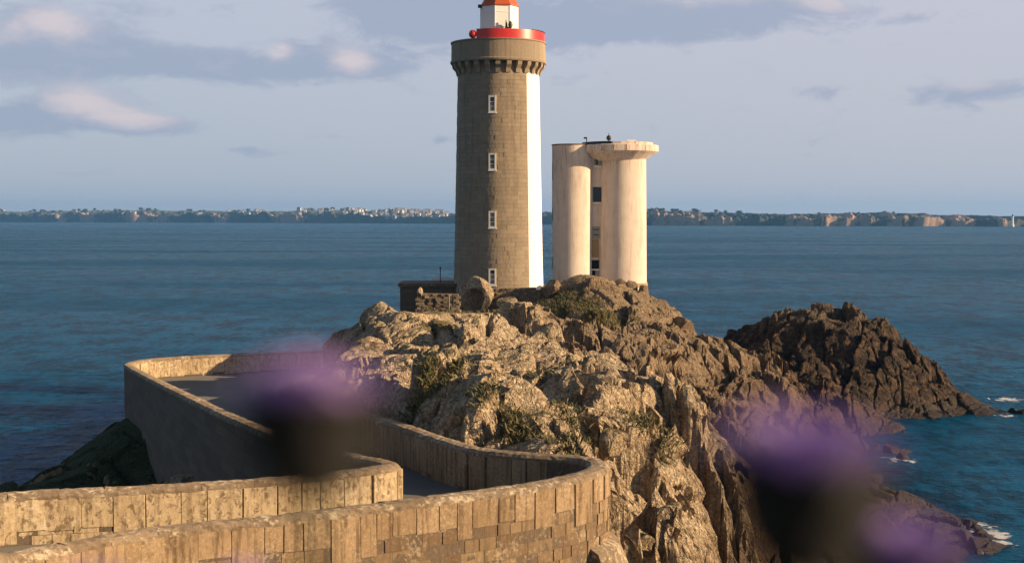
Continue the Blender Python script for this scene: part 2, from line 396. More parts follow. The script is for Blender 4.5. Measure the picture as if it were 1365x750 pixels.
def spline(pts, step=.1):
    P = [np.array(p) for p in pts]; out = []
    for i in range(len(P) - 1):
        p0, p1, p2, p3 = P[max(i - 1, 0)], P[i], P[i + 1], P[min(i + 2, len(P) - 1)]
        # centripetal Catmull-Rom
        t0 = 0; t1 = t0 + max(np.linalg.norm(p1 - p0), 1e-6) ** .5; t2 = t1 + max(np.linalg.norm(p2 - p1), 1e-6) ** .5; t3 = t2 + max(np.linalg.norm(p3 - p2), 1e-6) ** .5
        n = max(2, int(np.linalg.norm(p2 - p1) / step))
        for k in range(n):
            q = t1 + (t2 - t1) * k / n
            def L(a, b, ta, tb): return a if tb - ta < 1e-4 else a * ((tb - q) / (tb - ta)) + b * ((q - ta) / (tb - ta))
            A1, A2, A3 = (L(p0, p1, t0, t1) if i > 0 else p1), L(p1, p2, t1, t2), (L(p2, p3, t2, t3) if i < len(P) - 2 else p2)
            B1 = L(A1, A2, t0, t2) if i > 0 else A2
            B2 = L(A2, A3, t1, t3) if i < len(P) - 2 else A2
            out.append(L(B1, B2, t1, t2))
    out.append(P[-1]); return np.array(out)
class Path:
    def __init__(s, pts):
        s.p = spline(pts); d = np.linalg.norm(np.diff(s.p[:, :2], axis=0), axis=1); s.s = np.concatenate([[0], np.cumsum(d)]); s.len = s.s[-1]
    def at(s, q): return np.array([np.interp(q, s.s, s.p[:, i]) for i in range(3)])
    def frame(s, q, e=.12):
        a, b = s.at(max(q - e, 0)), s.at(min(q + e, s.len)); d = b - a; d[2] = 0; d /= np.linalg.norm(d)
        return Vector(s.at(q)), Vector(d), Vector((d[1], -d[0], 0))      # point, along, right-hand side
    def find(s, x, y): return s.s[np.argmin((s.p[:, 0] - x) ** 2 + (s.p[:, 1] - y) ** 2)]
W1, W2 = Path(W1P), Path(W2P)
PAR, THK = 1.08, .5

# ------------------------------------------------------------------ headland terrain
ctrl = []
def c(px, py, Y): p = at(px, py, Y); ctrl.append((p.x, p.y, p.z))
def d(x, y, z): ctrl.append((x, y, z))
# tower plateau and crest
for x, y, z in [(-1, 124, 11.2), (-5, 120, 10.2), (3, 120, 10.9), (-1, 117, 10.0), (-1, 131, 10.5), (-8, 126, 9.6), (4, 130, 11.6)]: d(x, y, z)
c(745, 374, 120); c(790, 383, 128); c(850, 398, 129); c(870, 408, 131); c(905, 430, 129); c(950, 464, 125)
c(1000, 490, 124); c(1050, 506, 123); c(1100, 525, 122); c(1150, 548, 121); c(1205, 573, 120)
for x, y, z in [(8, 138, 10.5), (12, 142, 7), (16, 136, 5), (22, 132, 1), (30, 128, -2), (36, 124, -2.5), (0, 142, 6), (-8, 135, 4), (0, 150, 0), (12, 150, 0)]: d(x, y, z)
# mid slope between crest and gully
c(700, 412, 115); c(650, 427, 112); c(600, 418, 110); c(550, 420, 106); c(760, 425, 112); c(800, 450, 106); c(850, 480, 101); c(900, 480, 110); c(880, 520, 97)
c(950, 520, 109); c(1000, 560, 104); c(1050, 590, 100); c(1100, 590, 107); c(1150, 590, 110); c(930, 580, 92); c(840, 520, 96); c(780, 490, 98); c(1000, 640, 88); c(1080, 640, 93)
# front mass along the parapet, its crest, and its seaward face
c(520, 545, 45); c(560, 560, 43); c(600, 572, 41.5); c(700, 592, 39.5); c(780, 600, 38.6); c(815, 607, 37)
c(490, 440, 86); c(470, 432, 88); c(540, 430, 92); c(600, 450, 84); c(560, 480, 68); c(620, 505, 60); c(680, 540, 52); c(740, 560, 48); c(530, 515, 52); c(500, 490, 62)
c(640, 440, 92); c(690, 462, 80); c(730, 488, 71); c(770, 512, 66); c(810, 540, 61); c(850, 562, 57); c(890, 585, 54); c(930, 612, 52.5); c(955, 660, 50.5); c(962, 710, 49)
c(840, 610, 47); c(880, 640, 48); c(920, 680, 47.5); c(830, 660, 42); c(860, 720, 43); c(920, 740, 46)
c(780, 500, 84); c(850, 555, 78); c(900, 590, 76); c(940, 630, 74); c(975, 690, 69); c(990, 745, 65)
for x, y, z in [(4.5, 33.5, 6.5), (3.5, 29, 4.5), (-3, 26, 6), (-9, 21, 7), (6, 40, 5.5), (9, 50, 3.0), (10, 56, 1.6), (12, 60, .8), (8, 36, 1), (10, 42, 0), (14, 52, -1.5), (9, 30, -1), (18, 60, -1.5)]: d(x, y, z)
# shore shelf, lower right
c(1060, 690, 82); c(1120, 640, 94); c(1160, 620, 101); c(1130, 700, 82); c(1190, 655, 92); c(1200, 700, 82); c(1250, 680, 86); c(1290, 700, 82); c(1320, 718, 79.5); c(1230, 725, 77); c(1270, 742, 74); c(1180, 745, 73)
for x, y, z in [(30, 86, -2), (30.5, 78, -1.8), (26, 70, -2), (20, 66, -1.6), (30, 100, -2.5), (29, 108, -2), (27, 95, -1.2), (34, 114, -2.5), (40, 100, -4), (40, 70, -4), (32, 118, -1.5), (24, 62, -3), (45, 130, -4)]: d(x, y, z)
# under the causeway and in the hollow between its legs
for x, y, z in [(0, 35.2, 8.6), (-3, 37.5, 9), (-6, 45, 9.2), (-10, 55, 9), (-13, 65, 8.6), (-15, 75, 8.2), (-12, 80, 8.5), (-6, 34, 8), (-9, 31, 8), (-12, 28, 8), (-7, 38, 6.2), (-10, 40, 5.6), (-13, 48, 5.8), (-17, 58, 6.4), (-16, 35, 4.5)]: d(x, y, z)
c(165, 568, 75); c(120, 590, 70); c(80, 612, 66); c(0, 652, 58.5); d(-19.5, 50, 6.4); d(-20, 42, 5)
for x, y, z in [(-24, 66, 3.5), (-24, 58, 3.5), (-28, 62, -1.5), (-26, 74, 0), (-24, 80, 1), (-22.5, 74, 4.5), (-20, 85, 3), (-16, 89, 3.5), (-25, 48, 1), (-30, 48, -3), (-24, 36, 0), (-32, 70, -4), (-28, 84, -4)]: d(x, y, z)
# left flank below the crest; rock raised here to shade the far wall and road
c(450, 455, 88); c(435, 475, 86); d(-9.2, 75, 10.3); d(-7.3, 81, 12.9); d(-5.5, 79, 12.8); d(-7.3, 74, 12.0); d(-6, 69, 12.1); d(-8.3, 84.5, 12.4)
for x, y, z in [(-12.6, 90, 5), (-13, 98, 3.5), (-16, 100, -1), (-13, 112, 4), (-16, 118, -.5), (-11.5, 120, 7), (-13, 130, 2), (-20, 110, -4), (-19, 92, -3)]: d(x, y, z)
TP = tps([(q[0], q[1]) for q in ctrl], np.array([q[2] for q in ctrl]))
road_poly = np.concatenate([W1.p[:, :2], W2.p[::-1, :2]])
def in_poly(x, y, poly):
    r = np.zeros(x.shape, bool); x0, y0 = poly[-1]
    for x1, y1 in poly:
        cnd = ((y0 > y) != (y1 > y)); xx = (x1 - x0) * (y - y0) / (y1 - y0 + 1e-12) + x0
        r ^= cnd & (x < xx); x0, y0 = x1, y1
    return r
def path_dist(x, y, path, stepn=4):
    dm = np.full(x.shape, 1e9); zt = np.zeros(x.shape)
    for p in path.p[::stepn]:
        dd = (x - p[0]) ** 2 + (y - p[1]) ** 2; n = dd < dm; dm = np.where(n, dd, dm); zt = np.where(n, p[2], zt)
    return np.sqrt(dm), zt
def rock_relief(x, y, s=1.0, big=1.0):
    h = big * facets(x, y, 6.0, 1.05, 1.5, .34, 1.5, 3, 1.5, .13)
    h += facets(x, y, 2.5, 1.2, 1.7, .5, .75, 13, .95, .13, (.0, .1))
    h += .75 * facets(x, y, 1.1, .8, 1.6, .5, .3, 23, .4, .12)
    h += .4 * facets(x, y, .45, 1.4, 1.4, .5, .15, 33, .12, .16)
    return s * h + .12 * fbm(x * 2, y * 2, 5, 4)
xs = np.arange(-30, 37, .095)
ys = [16.0]
while ys[-1] < 150: ys.append(ys[-1] + (.3 if ys[-1] < 34 else max(.055, .00145 * ys[-1])))
gx, gy = np.meshgrid(xs, np.array(ys))
cxs, cys = np.arange(-31, 38.5, .5), np.arange(15, 152, .5); CG = TP(*np.meshgrid(cxs, cys))
def bilin(G_, x0, y0, st_, x, y):
    u, v = (x - x0) / st_, (y - y0) / st_; i, j = np.floor(u).astype(int), np.floor(v).astype(int); a_, b_ = u - i, v - j
    return (G_[j, i] * (1 - a_) + G_[j, i + 1] * a_) * (1 - b_) + (G_[j + 1, i] * (1 - a_) + G_[j + 1, i + 1] * a_) * b_
bz = bilin(CG, -31, 15, .5, gx, gy)
amp = .35 + .65 * sstep(.5, 4, bz)
dt = np.hypot(gx + 1.2, gy - 124)
amp *= .2 + .8 * sstep(7, 22, dt)
grassy = np.exp(-(((gx - 1.5) / 4) ** 2 + ((gy - 114.5) / 4) ** 2))
amp *= 1 - .6 * grassy
amp *= 1 - .42 * sstep(50, 58, gy) * sstep(112, 100, gy) * sstep(4, 0, gx - .0)
sub = (gx > -25) & (gx < 7) & (gy < 88)
d1 = np.full(gx.shape, 99.); d2 = d1.copy(); z1 = np.full(gx.shape, 12.); z2 = z1.copy()
d1[sub], z1[sub] = path_dist(gx[sub], gy[sub], W1, 3); d2[sub], z2[sub] = path_dist(gx[sub], gy[sub], W2, 3)
left = sstep(-14, -19, gx)
amp *= 1 - .6 * left
rz = bz + amp * rock_relief(gx, gy, 1.0)
inside = np.zeros(gx.shape, bool); inside[sub] = in_poly(gx[sub], gy[sub], road_poly[::3])
nearw = sstep(.3, 2.6, d1)
rz = np.where(inside, np.minimum(rz, np.minimum(z1, z2) - PAR - .5), rz)
rz = np.where((~inside) & (d1 < 2.6) & (gy > 36.3), np.minimum(rz, z1 - .35 + 3.0 * nearw), rz)
rz = np.where((~inside) & (d1 < 3.5) & (gy < 36.3), np.minimum(rz, 9.0 - 2.0 * sstep(2, 0, d1)), rz)
rz = np.where((~inside) & (d2 < 2.0), np.minimum(rz, z2 - 2.6), rz)
pxg = CX + F * gx / gy
cap = CAMZ - (np.interp(pxg, [540, 655, 690], [417, 419, 404]) - HZ) / F * gy + .15 * fbm(gx * .8, gy * .8, 77, 3)
wcap = sstep(505, 530, pxg) * sstep(750, 730, pxg) * sstep(66, 78, gy) * sstep(121, 119, gy)
rz = np.where((rz > cap), rz + (cap + .06 * (rz - cap) - rz) * wcap, rz)
rz = np.where(dt < 5, np.minimum(rz, 11.7), rz)
dr = np.hypot(gx - 8, gy - 138)
# break vertical steps by pushing points sideways
jx = .10 * fbm(gx * 1.7 + 5, gy * 1.7, 71, 3) + .18 * amp * fbm(gx * .5, rz * .8 + gy * .5, 81, 3); jy = .10 * fbm(gx * 1.7, gy * 1.7 + 8, 91, 3) + .15 * amp * fbm(gx * .5 + 9, rz * .8, 95, 3)
edge = sstep(.6, 2.2, np.minimum(d1, d2))
# ledges and cracks on steep faces: push points out along the fall line
def blur(a_, n=3):
    for _ in range(n): a_ = (np.roll(a_, 1, 0) + np.roll(a_, -1, 0) + np.roll(a_, 1, 1) + np.roll(a_, -1, 1) + a_) / 5
    return a_
sm = blur(rz, 5); gyy, gxx = np.gradient(sm, np.array(ys), xs); slp = np.hypot(gxx, gyy) + 1e-6
stp = sstep(.7, 2.0, slp) * amp * edge * sstep(.8, 2.5, rz)
uu = (gx - gy) * .75 + .1 * fbm(gx, gy, 133, 2)
dsp = stp * (.55 * facets(uu, rz, 1.5, .5, 1.5, .35, .7, 143, .35, .14) + .35 * facets(uu, rz, .55, -.4, 1.4, .4, .5, 153, .2, .16))
jx = jx * edge - dsp * gxx / slp; jy = jy * edge - dsp * gyy / slp
keepm = rz > -1.4
head, HV = grid_mesh('headland', gx + jx, gy + jy, rz, M_rock, keep=keepm)
tu = np.zeros(len(HV))
for px_, py_, Y__, r1, r2 in [(700, 412, 115, 2.6, 2.4), (720, 425, 113, 1.8, 1.6), (675, 405, 117, 1.6, 1.2), (800, 432, 112, 1.6, 1.4), (640, 428, 111, 3, 1.6), (590, 420, 113, 2.4, 1.5), (575, 566, 43.2, .8, .6), (690, 590, 40.4, .8, .3), (780, 602, 39.3, .5, .3), (740, 530, 55, .6, .6), (585, 480, 72, .9, .7), (770, 500, 70, 1, .8)]:
    p = at(px_, py_, Y__); tu = np.maximum(tu, np.exp(-(((HV[:, 0] - p.x) / r1) ** 2 + ((HV[:, 1] - p.y) / r2) ** 2)))
a = head.data.attributes.new('turf', 'FLOAT', 'POINT'); a.data.foreach_set('value', tu.astype(np.float32))
tag(head, 'fractured tan and brown rocky headland carrying the lighthouse and causeway', 'rock', kind='structure')
def ground_z(x, y):
    j = int(np.clip(np.searchsorted(ys, y), 0, len(ys) - 1)); i = int(np.clip(round((x + 30) / .095), 0, len(xs) - 1)); return float(rz[j, i])

# ------------------------------------------------------------------ islet on the right
ic = []
def c(px, py, Y, o=ic): p = at(px, py, Y); o.append((p.x, p.y, p.z))
for a in [(955, 456, 146), (985, 445, 146), (1040, 422, 144), (1075, 416, 143), (1120, 415, 143), (1180, 418, 142), (1200, 447, 141), (1225, 470, 139), (1255, 490, 138), (1275, 515, 136), (1310, 535, 134), (1345, 549, 132),
          (1000, 480, 135), (1060, 480, 134), (1110, 470, 135), (1160, 480, 134), (1200, 510, 132), (1130, 520, 129), (1180, 545, 128.5), (1240, 535, 131), (1290, 548, 131), (1215, 560, 127), (1250, 562, 127), (1050, 520, 128), (1350, 556, 130)]: c(*a)
ic += [(x, y, z) for x, y, z in [(20, 126, -1.5), (30, 124.5, -1.5), (40, 125.5, -1.5), (48, 128.5, -2), (52, 134, -3), (46, 142, -2), (38, 152, -1), (28, 156, 1), (18, 154, -1), (14, 146, -1), (36, 146, 6), (28, 150, 6), (45, 150, -4), (12, 160, -5), (35, 165, -5), (60, 125, -5), (14, 132, -1)]]
TI = tps([(q[0], q[1]) for q in ic], np.array([q[2] for q in ic]))
gx2, gy2 = np.meshgrid(np.arange(10, 58, .13), np.arange(121, 164, .13))
iz = TI(gx2, gy2); ia = .3 + .55 * sstep(0, 4, iz)
iz = iz + ia * (1.0 * rock_relief(gx2 + 100, gy2 + 40, 1.0, .3) - .25 + .45 * facets(gx2, gy2, .9, .3, 1.6, .6, .5, 223, .3, .14))
jx = .25 * ia * fbm(gx2 * .6, iz * .9 + gy2 * .4, 181, 3); jy = .2 * ia * fbm(gx2 * .6 + 9, iz * .9, 195, 3)
islet, _ = grid_mesh('islet', gx2 + jx, gy2 + jy, iz, M_dark, keep=iz > -1.2)
tag(islet, 'dark brown rugged islet in the water right of the headland', 'islet', kind='structure')

# ------------------------------------------------------------------ mainland under the viewpoint (below the frame)
mx, my = np.meshgrid(np.arange(-60, 40, .5), np.arange(-40, 26, .5))
q = np.hypot(mx * .55, my + 6)
mz = 17.2 - 15 * sstep(8.2, 22, q) - .35 * sstep(0, 9, q) + .25 * fbm(mx * .3, my * .3, 7, 3) * sstep(2, 6, q)
mz = np.where(mx < -12, np.maximum(mz, 10.2 * sstep(-11, -17, mx) * sstep(28, 16, my)), mz)
dm1, _ = path_dist(mx, my, W1, 8); dm2, _ = path_dist(mx, my, W2, 8)
mz = np.where((np.minimum(dm1, dm2) < 4) & (my > 15), np.minimum(mz, 9.6), mz)
mz = np.minimum(mz, np.where(my > 2, 17.0 - .32 * my, 17.3))
ml, _ = grid_mesh('cliff_top_ground', mx, my, mz, M_turf, keep=mz > -2, smooth=True)
tag(ml, 'grassy cliff top ground under the viewpoint', 'ground', kind='structure')

# ------------------------------------------------------------------ sea
def f(t, b, P):
    p = pos(t); x, y, z = t.sep(p)[:3]
    w1 = t.noise(t.vm('MULTIPLY', p, (.8, 1.0, 1)), .45, 5, .65, .4); w2 = t.noise(t.vm('MULTIPLY', p, (.6, 1.0, 1)), .09, 3, .5); w3 = t.noise(t.vm('MULTIPLY', p, (.8, 1, 1)), 2.2, 4, .65)
    cur = t.noise(t.vm('MULTIPLY', p, (.3, 1, 1)), .012, 4, .55)
    at_ = t.new('ShaderNodeAttribute', attribute_name='foam').outputs['Fac']
    fn_ = t.noise(p, 1.1, 6, .7, .6)
    foam = t.rng(t.m('ADD', at_, t.m('MULTIPLY', t.m('SUBTRACT', fn_, .5), 2.4)), .78, 1.0)
    g1 = t.noise(t.vm('MULTIPLY', p, (1, .3, 1)), 1.0, 6, .8); g2 = t.noise(t.vm('MULTIPLY', p, (1, .45, 1)), .16, 6, .75)
    gk = t.m('ADD', t.m('MULTIPLY', g1, .5), t.m('MULTIPLY', g2, .5))
    c = t.mix(t.rng(gk, .44, .56), (.001, .026, .062), (.002, .098, .22))  # light and dark of the ripples painted into the base colour
    c = t.mix(t.rng(cur, .35, .65, 0, .35), c, (.0015, .063, .14))
    P('Base Color', t.mix(foam, c, (.75, .76, .76))); P('Roughness', t.m('ADD', t.m('MULTIPLY', foam, .6), t.rng(cur, .4, .65, .24, .32)))
    b.subsurface_method = 'BURLEY'; P('Subsurface Weight', .92); P('Subsurface Radius', (1, 1, 1)); P('Subsurface Scale', 14.0)
    P('IOR', 1.33); P('Specular IOR Level', .016)
    h = t.m('ADD', t.m('MULTIPLY', w1, .75), t.m('ADD', t.m('MULTIPLY', w2, 1.1), t.m('MULTIPLY', w3, .3)))
    P('Normal', t.bump(h, 1.0, 1.9))
M_sea = material('sea_water', f)
def axis(a, b, step, grow, far):
    l = list(np.arange(a, b, step)); s_ = step
    while l[-1] < far: s_ *= grow; l.append(l[-1] + s_)
    r = [l[0]]; s_ = step
    while r[-1] > -far: s_ *= grow; r.append(r[-1] - s_)
    return np.array(r[:0:-1] + l)
sx_ = axis(-40, 64, .4, 1.12, 9500); sy_ = axis(18, 168, .4, 1.12, 9500)
wx, wy = np.meshgrid(sx_, sy_)
near = sstep(700, 120, np.hypot(wx, wy - 90))
wz = near * (.10 * fbm(wx * .25, wy * .5, 301, 4) + .06 * fbm(wx * .9, wy * 1.3, 311, 3))
seao, SV = grid_mesh('sea', wx, wy, wz, M_sea, smooth=True)
tag(seao, 'calm blue sea with small ripples', 'sea', kind='structure')
# foam where the swell breaks round the reef
fo = np.zeros(len(SV))
for px, py, r in [(1322, 712, 1.6), (1300, 703, 1.2), (1328, 724, 1.2), (1200, 612, 1.5), (1186, 611, 1.0), (1285, 700, 1.0), (1262, 740, .0), (1340, 553, 1.2), (1312, 700, 1.0), (1345, 532, 2.2)]:
    p = at_z(px, py, 0)
    fo = np.maximum(fo, np.exp(-(((SV[:, 0] - p.x) / (r * 1.3 + .01)) ** 2 + ((SV[:, 1] - p.y) / (r * 1.5 + .01)) ** 2)) * (1.0 if r else 0))
a = seao.data.attributes.new('foam', 'FLOAT', 'POINT'); a.data.foreach_set('value', fo.astype(np.float32))

# ------------------------------------------------------------------ road
bm = bmesh.new()
vs = []
def walk(path, s0, s1, side):
    o = []
    for q in np.arange(s0, s1, .5):
        p, al, rt = path.frame(q); o.append(p + rt * side + Vector((0, 0, -PAR)))
    return o
pts = walk(W1, 0, W1.len, -.05) + walk(W2, 0, W2.len, .05)[::-1]
vs = [bm.verts.new(p) for p in pts]; fc = bm.faces.new(vs); bmesh.ops.triangulate(bm, faces=[fc])
me = bpy.data.meshes.new('road'); bm.to_mesh(me); bm.free(); me.materials.append(M_road)
tag(link(bpy.data.objects.new('road', me)), 'worn grey causeway road between the stone parapets', 'road', kind='structure')

# ------------------------------------------------------------------ parapet walls
def chamfer_box(k):
    """unit stone with chamfered, slightly uneven front (local +Y is the front)"""
    r = random.Random(k); b_ = .014
    fr = [(-.5 + b_, .5, -.5 + b_), (.5 - b_, .5, -.5 + b_), (.5 - b_, .5, .5 - b_), (-.5 + b_, .5, .5 - b_)]
    sd_ = [(-.5, .38, -.5), (.5, .38, -.5), (.5, .38, .5), (-.5, .38, .5)]
    bk = [(-.5, -.5, -.5), (.5, -.5, -.5), (.5, -.5, .5), (-.5, -.5, .5)]
    v = [tuple(x + r.uniform(-.008, .008) for x in p) for p in fr] + [tuple(x + r.uniform(-.005, .005) for x in p) for p in sd_] + bk
    v.append((r.uniform(-.2, .2), .5 + r.uniform(-.01, .05), r.uniform(-.2, .2)))
    fcs = [(12, (i + 1) % 4, i) for i in range(4)] + [(i, (i + 1) % 4, 4 + (i + 1) % 4, 4 + i) for i in range(4)] + [(4 + i, 4 + (i + 1) % 4, 8 + (i + 1) % 4, 8 + i) for i in range(4)] + [(8, 9, 10, 11)]
    return v, fcs
stone_mesh = {}
def stone(kind, k, mat):
    key = (mat.name, k)
    if key not in stone_mesh:
        v, fcs = chamfer_box(k); me = bpy.data.meshes.new(kind); me.from_pydata(v, [], [q[::-1] for q in fcs]); me.materials.append(mat)
        bm = bmesh.new(); bm.from_mesh(me); bmesh.ops.recalc_face_normals(bm, faces=bm.faces); bm.to_mesh(me); bm.free(); stone_mesh[key] = me
    return stone_mesh[key]
def place_stone(name, path, s, w, ztop, h, side, proud, mat, parent, depth=.16):
    p, al, rt = path.frame(s); n = rt * side; o = bpy.data.objects.new(name, stone(name, random.randrange(8), mat))
    m = Matrix((al, n, Vector((0, 0, 1)))).transposed().to_4x4()
    cpos = p + n * (THK / 2 - .062 + proud + .0) ; cpos.z = ztop - h / 2
    m = Matrix.Translation(cpos) @ m @ Matrix.Rotation(random.uniform(-.012, .012), 4, 'Y') @ Matrix.Diagonal((w, depth, h, 1))
    o.matrix_world = m; link(o); o.parent = parent; o.matrix_world = m
    o.matrix_parent_inverse = Matrix.Translation(-parent.location)
    return o
def core(path, name, parent, zbot, mat, s0=0, s1=None):
    v = []; f_ = []; n = 0
    for q in np.arange(s0, (s1 or path.len) + .001, .35):
        p, al, rt = path.frame(q); w = THK / 2
        for sgn, zz in ((1, p.z - .07), (1, zbot), (-1, zbot), (-1, p.z - .07)): v.append((*(p + rt * sgn * w)[:2], zz))
        if n: f_ += [(4 * n - 4 + i, 4 * n - 4 + (i + 1) % 4, 4 * n + (i + 1) % 4, 4 * n + i) for i in range(4)]
        n += 1
    f_ += [(0, 3, 2, 1), (4 * n - 4, 4 * n - 3, 4 * n - 2, 4 * n - 1)]
    return mesh(name, v, f_, mat, parent)
def coping(path, parent, s0, s1, mat):
    q = s0; k = 0
    while q < s1 - .2:
        L = random.uniform(.85, 1.25); e = min(q + L, s1); v = []; f_ = []; n = 0
        ov = .035; r = random.Random(k); prof = [(-THK / 2 - .024, -.11), (-THK / 2 - .02, -.04), (-THK / 2 + .07, .03), (0, .05), (THK / 2 - .07, .03), (THK / 2 + .02, -.04), (THK / 2 + .024, -.11)]
        dz = r.uniform(-.004, .004)
        for u in np.linspace(q + .002, e - .002, 8):
            p, al, rt = path.frame(u)
            for a_, z_ in prof: v.append(p + rt * (a_ + r.uniform(-.012, .012)) + Vector((0, 0, z_ + dz + r.uniform(-.012, .012))))
            m_ = len(prof)
            if n: f_ += [(m_ * n - m_ + i, m_ * n - m_ + (i + 1) % m_, m_ * n + (i + 1) % m_, m_ * n + i) for i in range(m_)]
            n += 1
        f_ += [tuple(range(m_))[::-1], tuple(m_ * (n - 1) + i for i in range(m_))]
        mesh('coping_stone', v, f_, mat, parent); q = e; k += 1
def facing(path, parent, s0, s1, side, mat, rows, hts=(.58, .9), widths=(.33, .72), mat_b=None, row_h=.27):
    """upright slabs under the coping, coursed blocks below"""
    q = s0; k = 0; cols = []
    while q < s1:
        w = random.uniform(*widths); h = hts[k % 2] * random.uniform(.92, 1.12)
        if random.random() < .18: h = hts[1 - k % 2]
        p = path.at(q + w / 2)
        place_stone('upright_slab', path, q + w / 2, w - .006, p[2] - .09, h, side, random.uniform(.0, .008), mat, parent)
        cols.append((q, q + w, h + .09)); q += w; k += 1
    for r_ in range(rows):
        top = .09 + .58 + .02 + r_ * row_h; q = s0 - random.uniform(0, .3)
        while q < s1:
            w = random.uniform(.26, .62); mid = q + w / 2
            hid = max([c_[2] for c_ in cols if c_[0] - .02 < mid < c_[1] + .02] or [0])
            need = top + row_h
            if hid < need - .06 and mid < s1:
                tt = max(top, hid + .012); hh = need - tt - .008
                # keep blocks between the neighbouring slabs
                a_, b_ = q, q + w
                for c_ in cols:
                    if c_[2] > tt + .03:
                        if a_ < c_[1] and c_[0] < mid: a_ = max(a_, c_[1])
                        if b_ > c_[0] and c_[1] > mid: b_ = min(b_, c_[0])
                if b_ - a_ > .1 and hh > .05:
                    p = path.at(mid)
                    place_stone('stone_block', path, (a_ + b_) / 2, b_ - a_ - .008, p[2] - tt, hh, side, random.uniform(-.025, .004), mat_b or mat, parent)
            q += w
w1o = empty('causeway_wall', tuple(W1.at(W1.find(2.1, 34)))[:2] + (4.0,), 'curved granite parapet wall nearest the viewer, bending round the hairpin beside the rock', 'wall', 'causeway walls')
core(W1, 'wall_core', w1o, 4.0, M_core)
coping(W1, w1o, 3.0, W1.find(-6.2, 47.5), M_cope)
apex = W1.find(2.2, 34.3)
facing(W1, w1o, W1.find(-9.3, 25), apex + 2.2, 1, M_slab, 5, mat_b=M_block)
facing(W1, w1o, W1.find(1.0, 35.9), W1.find(-5.5, 46), -1, M_slab, 2, (1.0, .92), (.4, .8), mat_b=M_block)
# concrete footing round the bend
v = []; f_ = []; n = 0
for q in np.arange(apex - 1.3, apex + 1.6, .2):
    p, al, rt = W1.frame(q); k = (q - apex + 1.3) / 2.9
    for a_, z_ in ((.26, 10.32), (.5, 10.2), (.75, 9.6), (.85, 6), (.26, 6)): v.append((*(p + rt * (a_ if z_ > 6.1 or a_ > .3 else a_))[:2], z_ - .02))
    if n: f_ += [(5 * n - 5 + i, 5 * n - 5 + (i + 1) % 5, 5 * n + (i + 1) % 5, 5 * n + i) for i in range(5)]
    n += 1
f_ += [(4, 3, 2, 1, 0), tuple(5 * (n - 1) + i for i in range(5))]
mesh('footing', v, f_, M_cope, w1o)
w2o = empty('causeway_wall', tuple(W2.at(W2.find(-2.8, 34.4)))[:2] + (4.0,), 'granite parapet wall on the far side of the road, running left to the lit corner above the sea', 'wall', 'causeway walls')
core(W2, 'wall_core', w2o, 4.0, M_coursed)
coping(W2, w2o, 4.0, W2.len, M_cope)
facing(W2, w2o, W2.find(-11.8, 31), W2.find(-2.8, 34.4) + .3, 1, M_slab2, 2, (.9, .72), (.45, .95), mat_b=M_slab2, row_h=.2)
facing(W2, w2o, W2.find(-20.3, 76.5), W2.len - .5, 1, M_slab2, 0, (.92, .9), (.6, 1.2))

# ------------------------------------------------------------------ lighthouse
LX, LY = at(664.5, 383, 124).x, 124.0
def zt(py, Y=124.0): return at(CX, py, Y).z
LB = zt(384)                                      # ground line of the tower
lh = empty('lighthouse', (LX, LY, LB), 'tall round granite lighthouse with white painted stripe and red lantern roof', 'lighthouse')
ztop = zt(101)
def rad(z): return np.interp(z, [10, LB, LB + 3, ztop], [4.0, 3.9, 3.82, 3.52])
# ashlar blocks: courses of real stones with recessed joints, the sunward sector painted white
WA0, WA1 = R(-90) + math.asin((703.5 - 664.5) / 57.0), R(48)     # white sector (angle in plan)
mb, mw = MB(), MB()
z0 = 9.5; course = 0
while z0 < ztop - .05:
    h = min(.36, ztop - z0)
    n = 30; a_off = (course % 2) * .5 + random.uniform(-.08, .08)
    cuts = sorted([(i + a_off + random.uniform(-.22, .22)) * 2 * math.pi / n for i in range(n)])
    for i in range(n):
        a0, a1 = cuts[i], cuts[(i + 1) % n] + (2 * math.pi if i == n - 1 else 0)
        # split at the paint edges
        segs = [a0]
        for e in (WA0, WA1):
            for k in (-1, 0, 1, 2):
                if a0 < e + k * 2 * math.pi < a1: segs.append(e + k * 2 * math.pi)
        segs = sorted(segs) + [a1]
        for s0, s1 in zip(segs[:-1], segs[1:]):
            mid = ((s0 + s1) / 2 + math.pi) % (2 * math.pi) - math.pi
            white = WA0 < mid < WA1
            tgt = mw if white else mb
            g = .004 / 3.7; pr = random.uniform(-.012, .012) if not white else .002
            v = []
            for rr, zz0, zz1, gg in ((0, z0, z0 + h, 0), (1, z0 + .008, z0 + h - .008, g)):
                for zz in (zz0, zz1):
                    for k in range(4):
                        a_ = (s0 + gg) + (s1 - s0 - 2 * gg) * k / 3; r_ = rad(zz) - .025 + rr * (.025 + pr)
                        v.append((LX + r_ * math.cos(a_), LY + r_ * math.sin(a_), zz))
            fs = [(8 + k, 9 + k, 13 + k, 12 + k) for k in range(3)] + [(k, k + 1, 9 + k, 8 + k) for k in range(3)] + [(4 + k + 1, 4 + k, 12 + k, 13 + k) for k in range(3)] + [(4, 0, 8, 12), (3, 7, 15, 11)]
            tgt.add(v, fs)
    z0 += h; course += 1
tag(mb.build('granite_courses', M_tower, lh), kind='stuff')
tag(mw.build('white_stripe', M_white, lh), 'white painted stripe of the tower')
b_ = MB(); b_.lathe((LX, LY, 0), [(float(rad(q_)) - .03, q_) for q_ in (9.5, LB, LB + 3, ztop)] + [(3.48, zt(86.5))], 64); b_.build('tower_core', M_tower, lh, True)
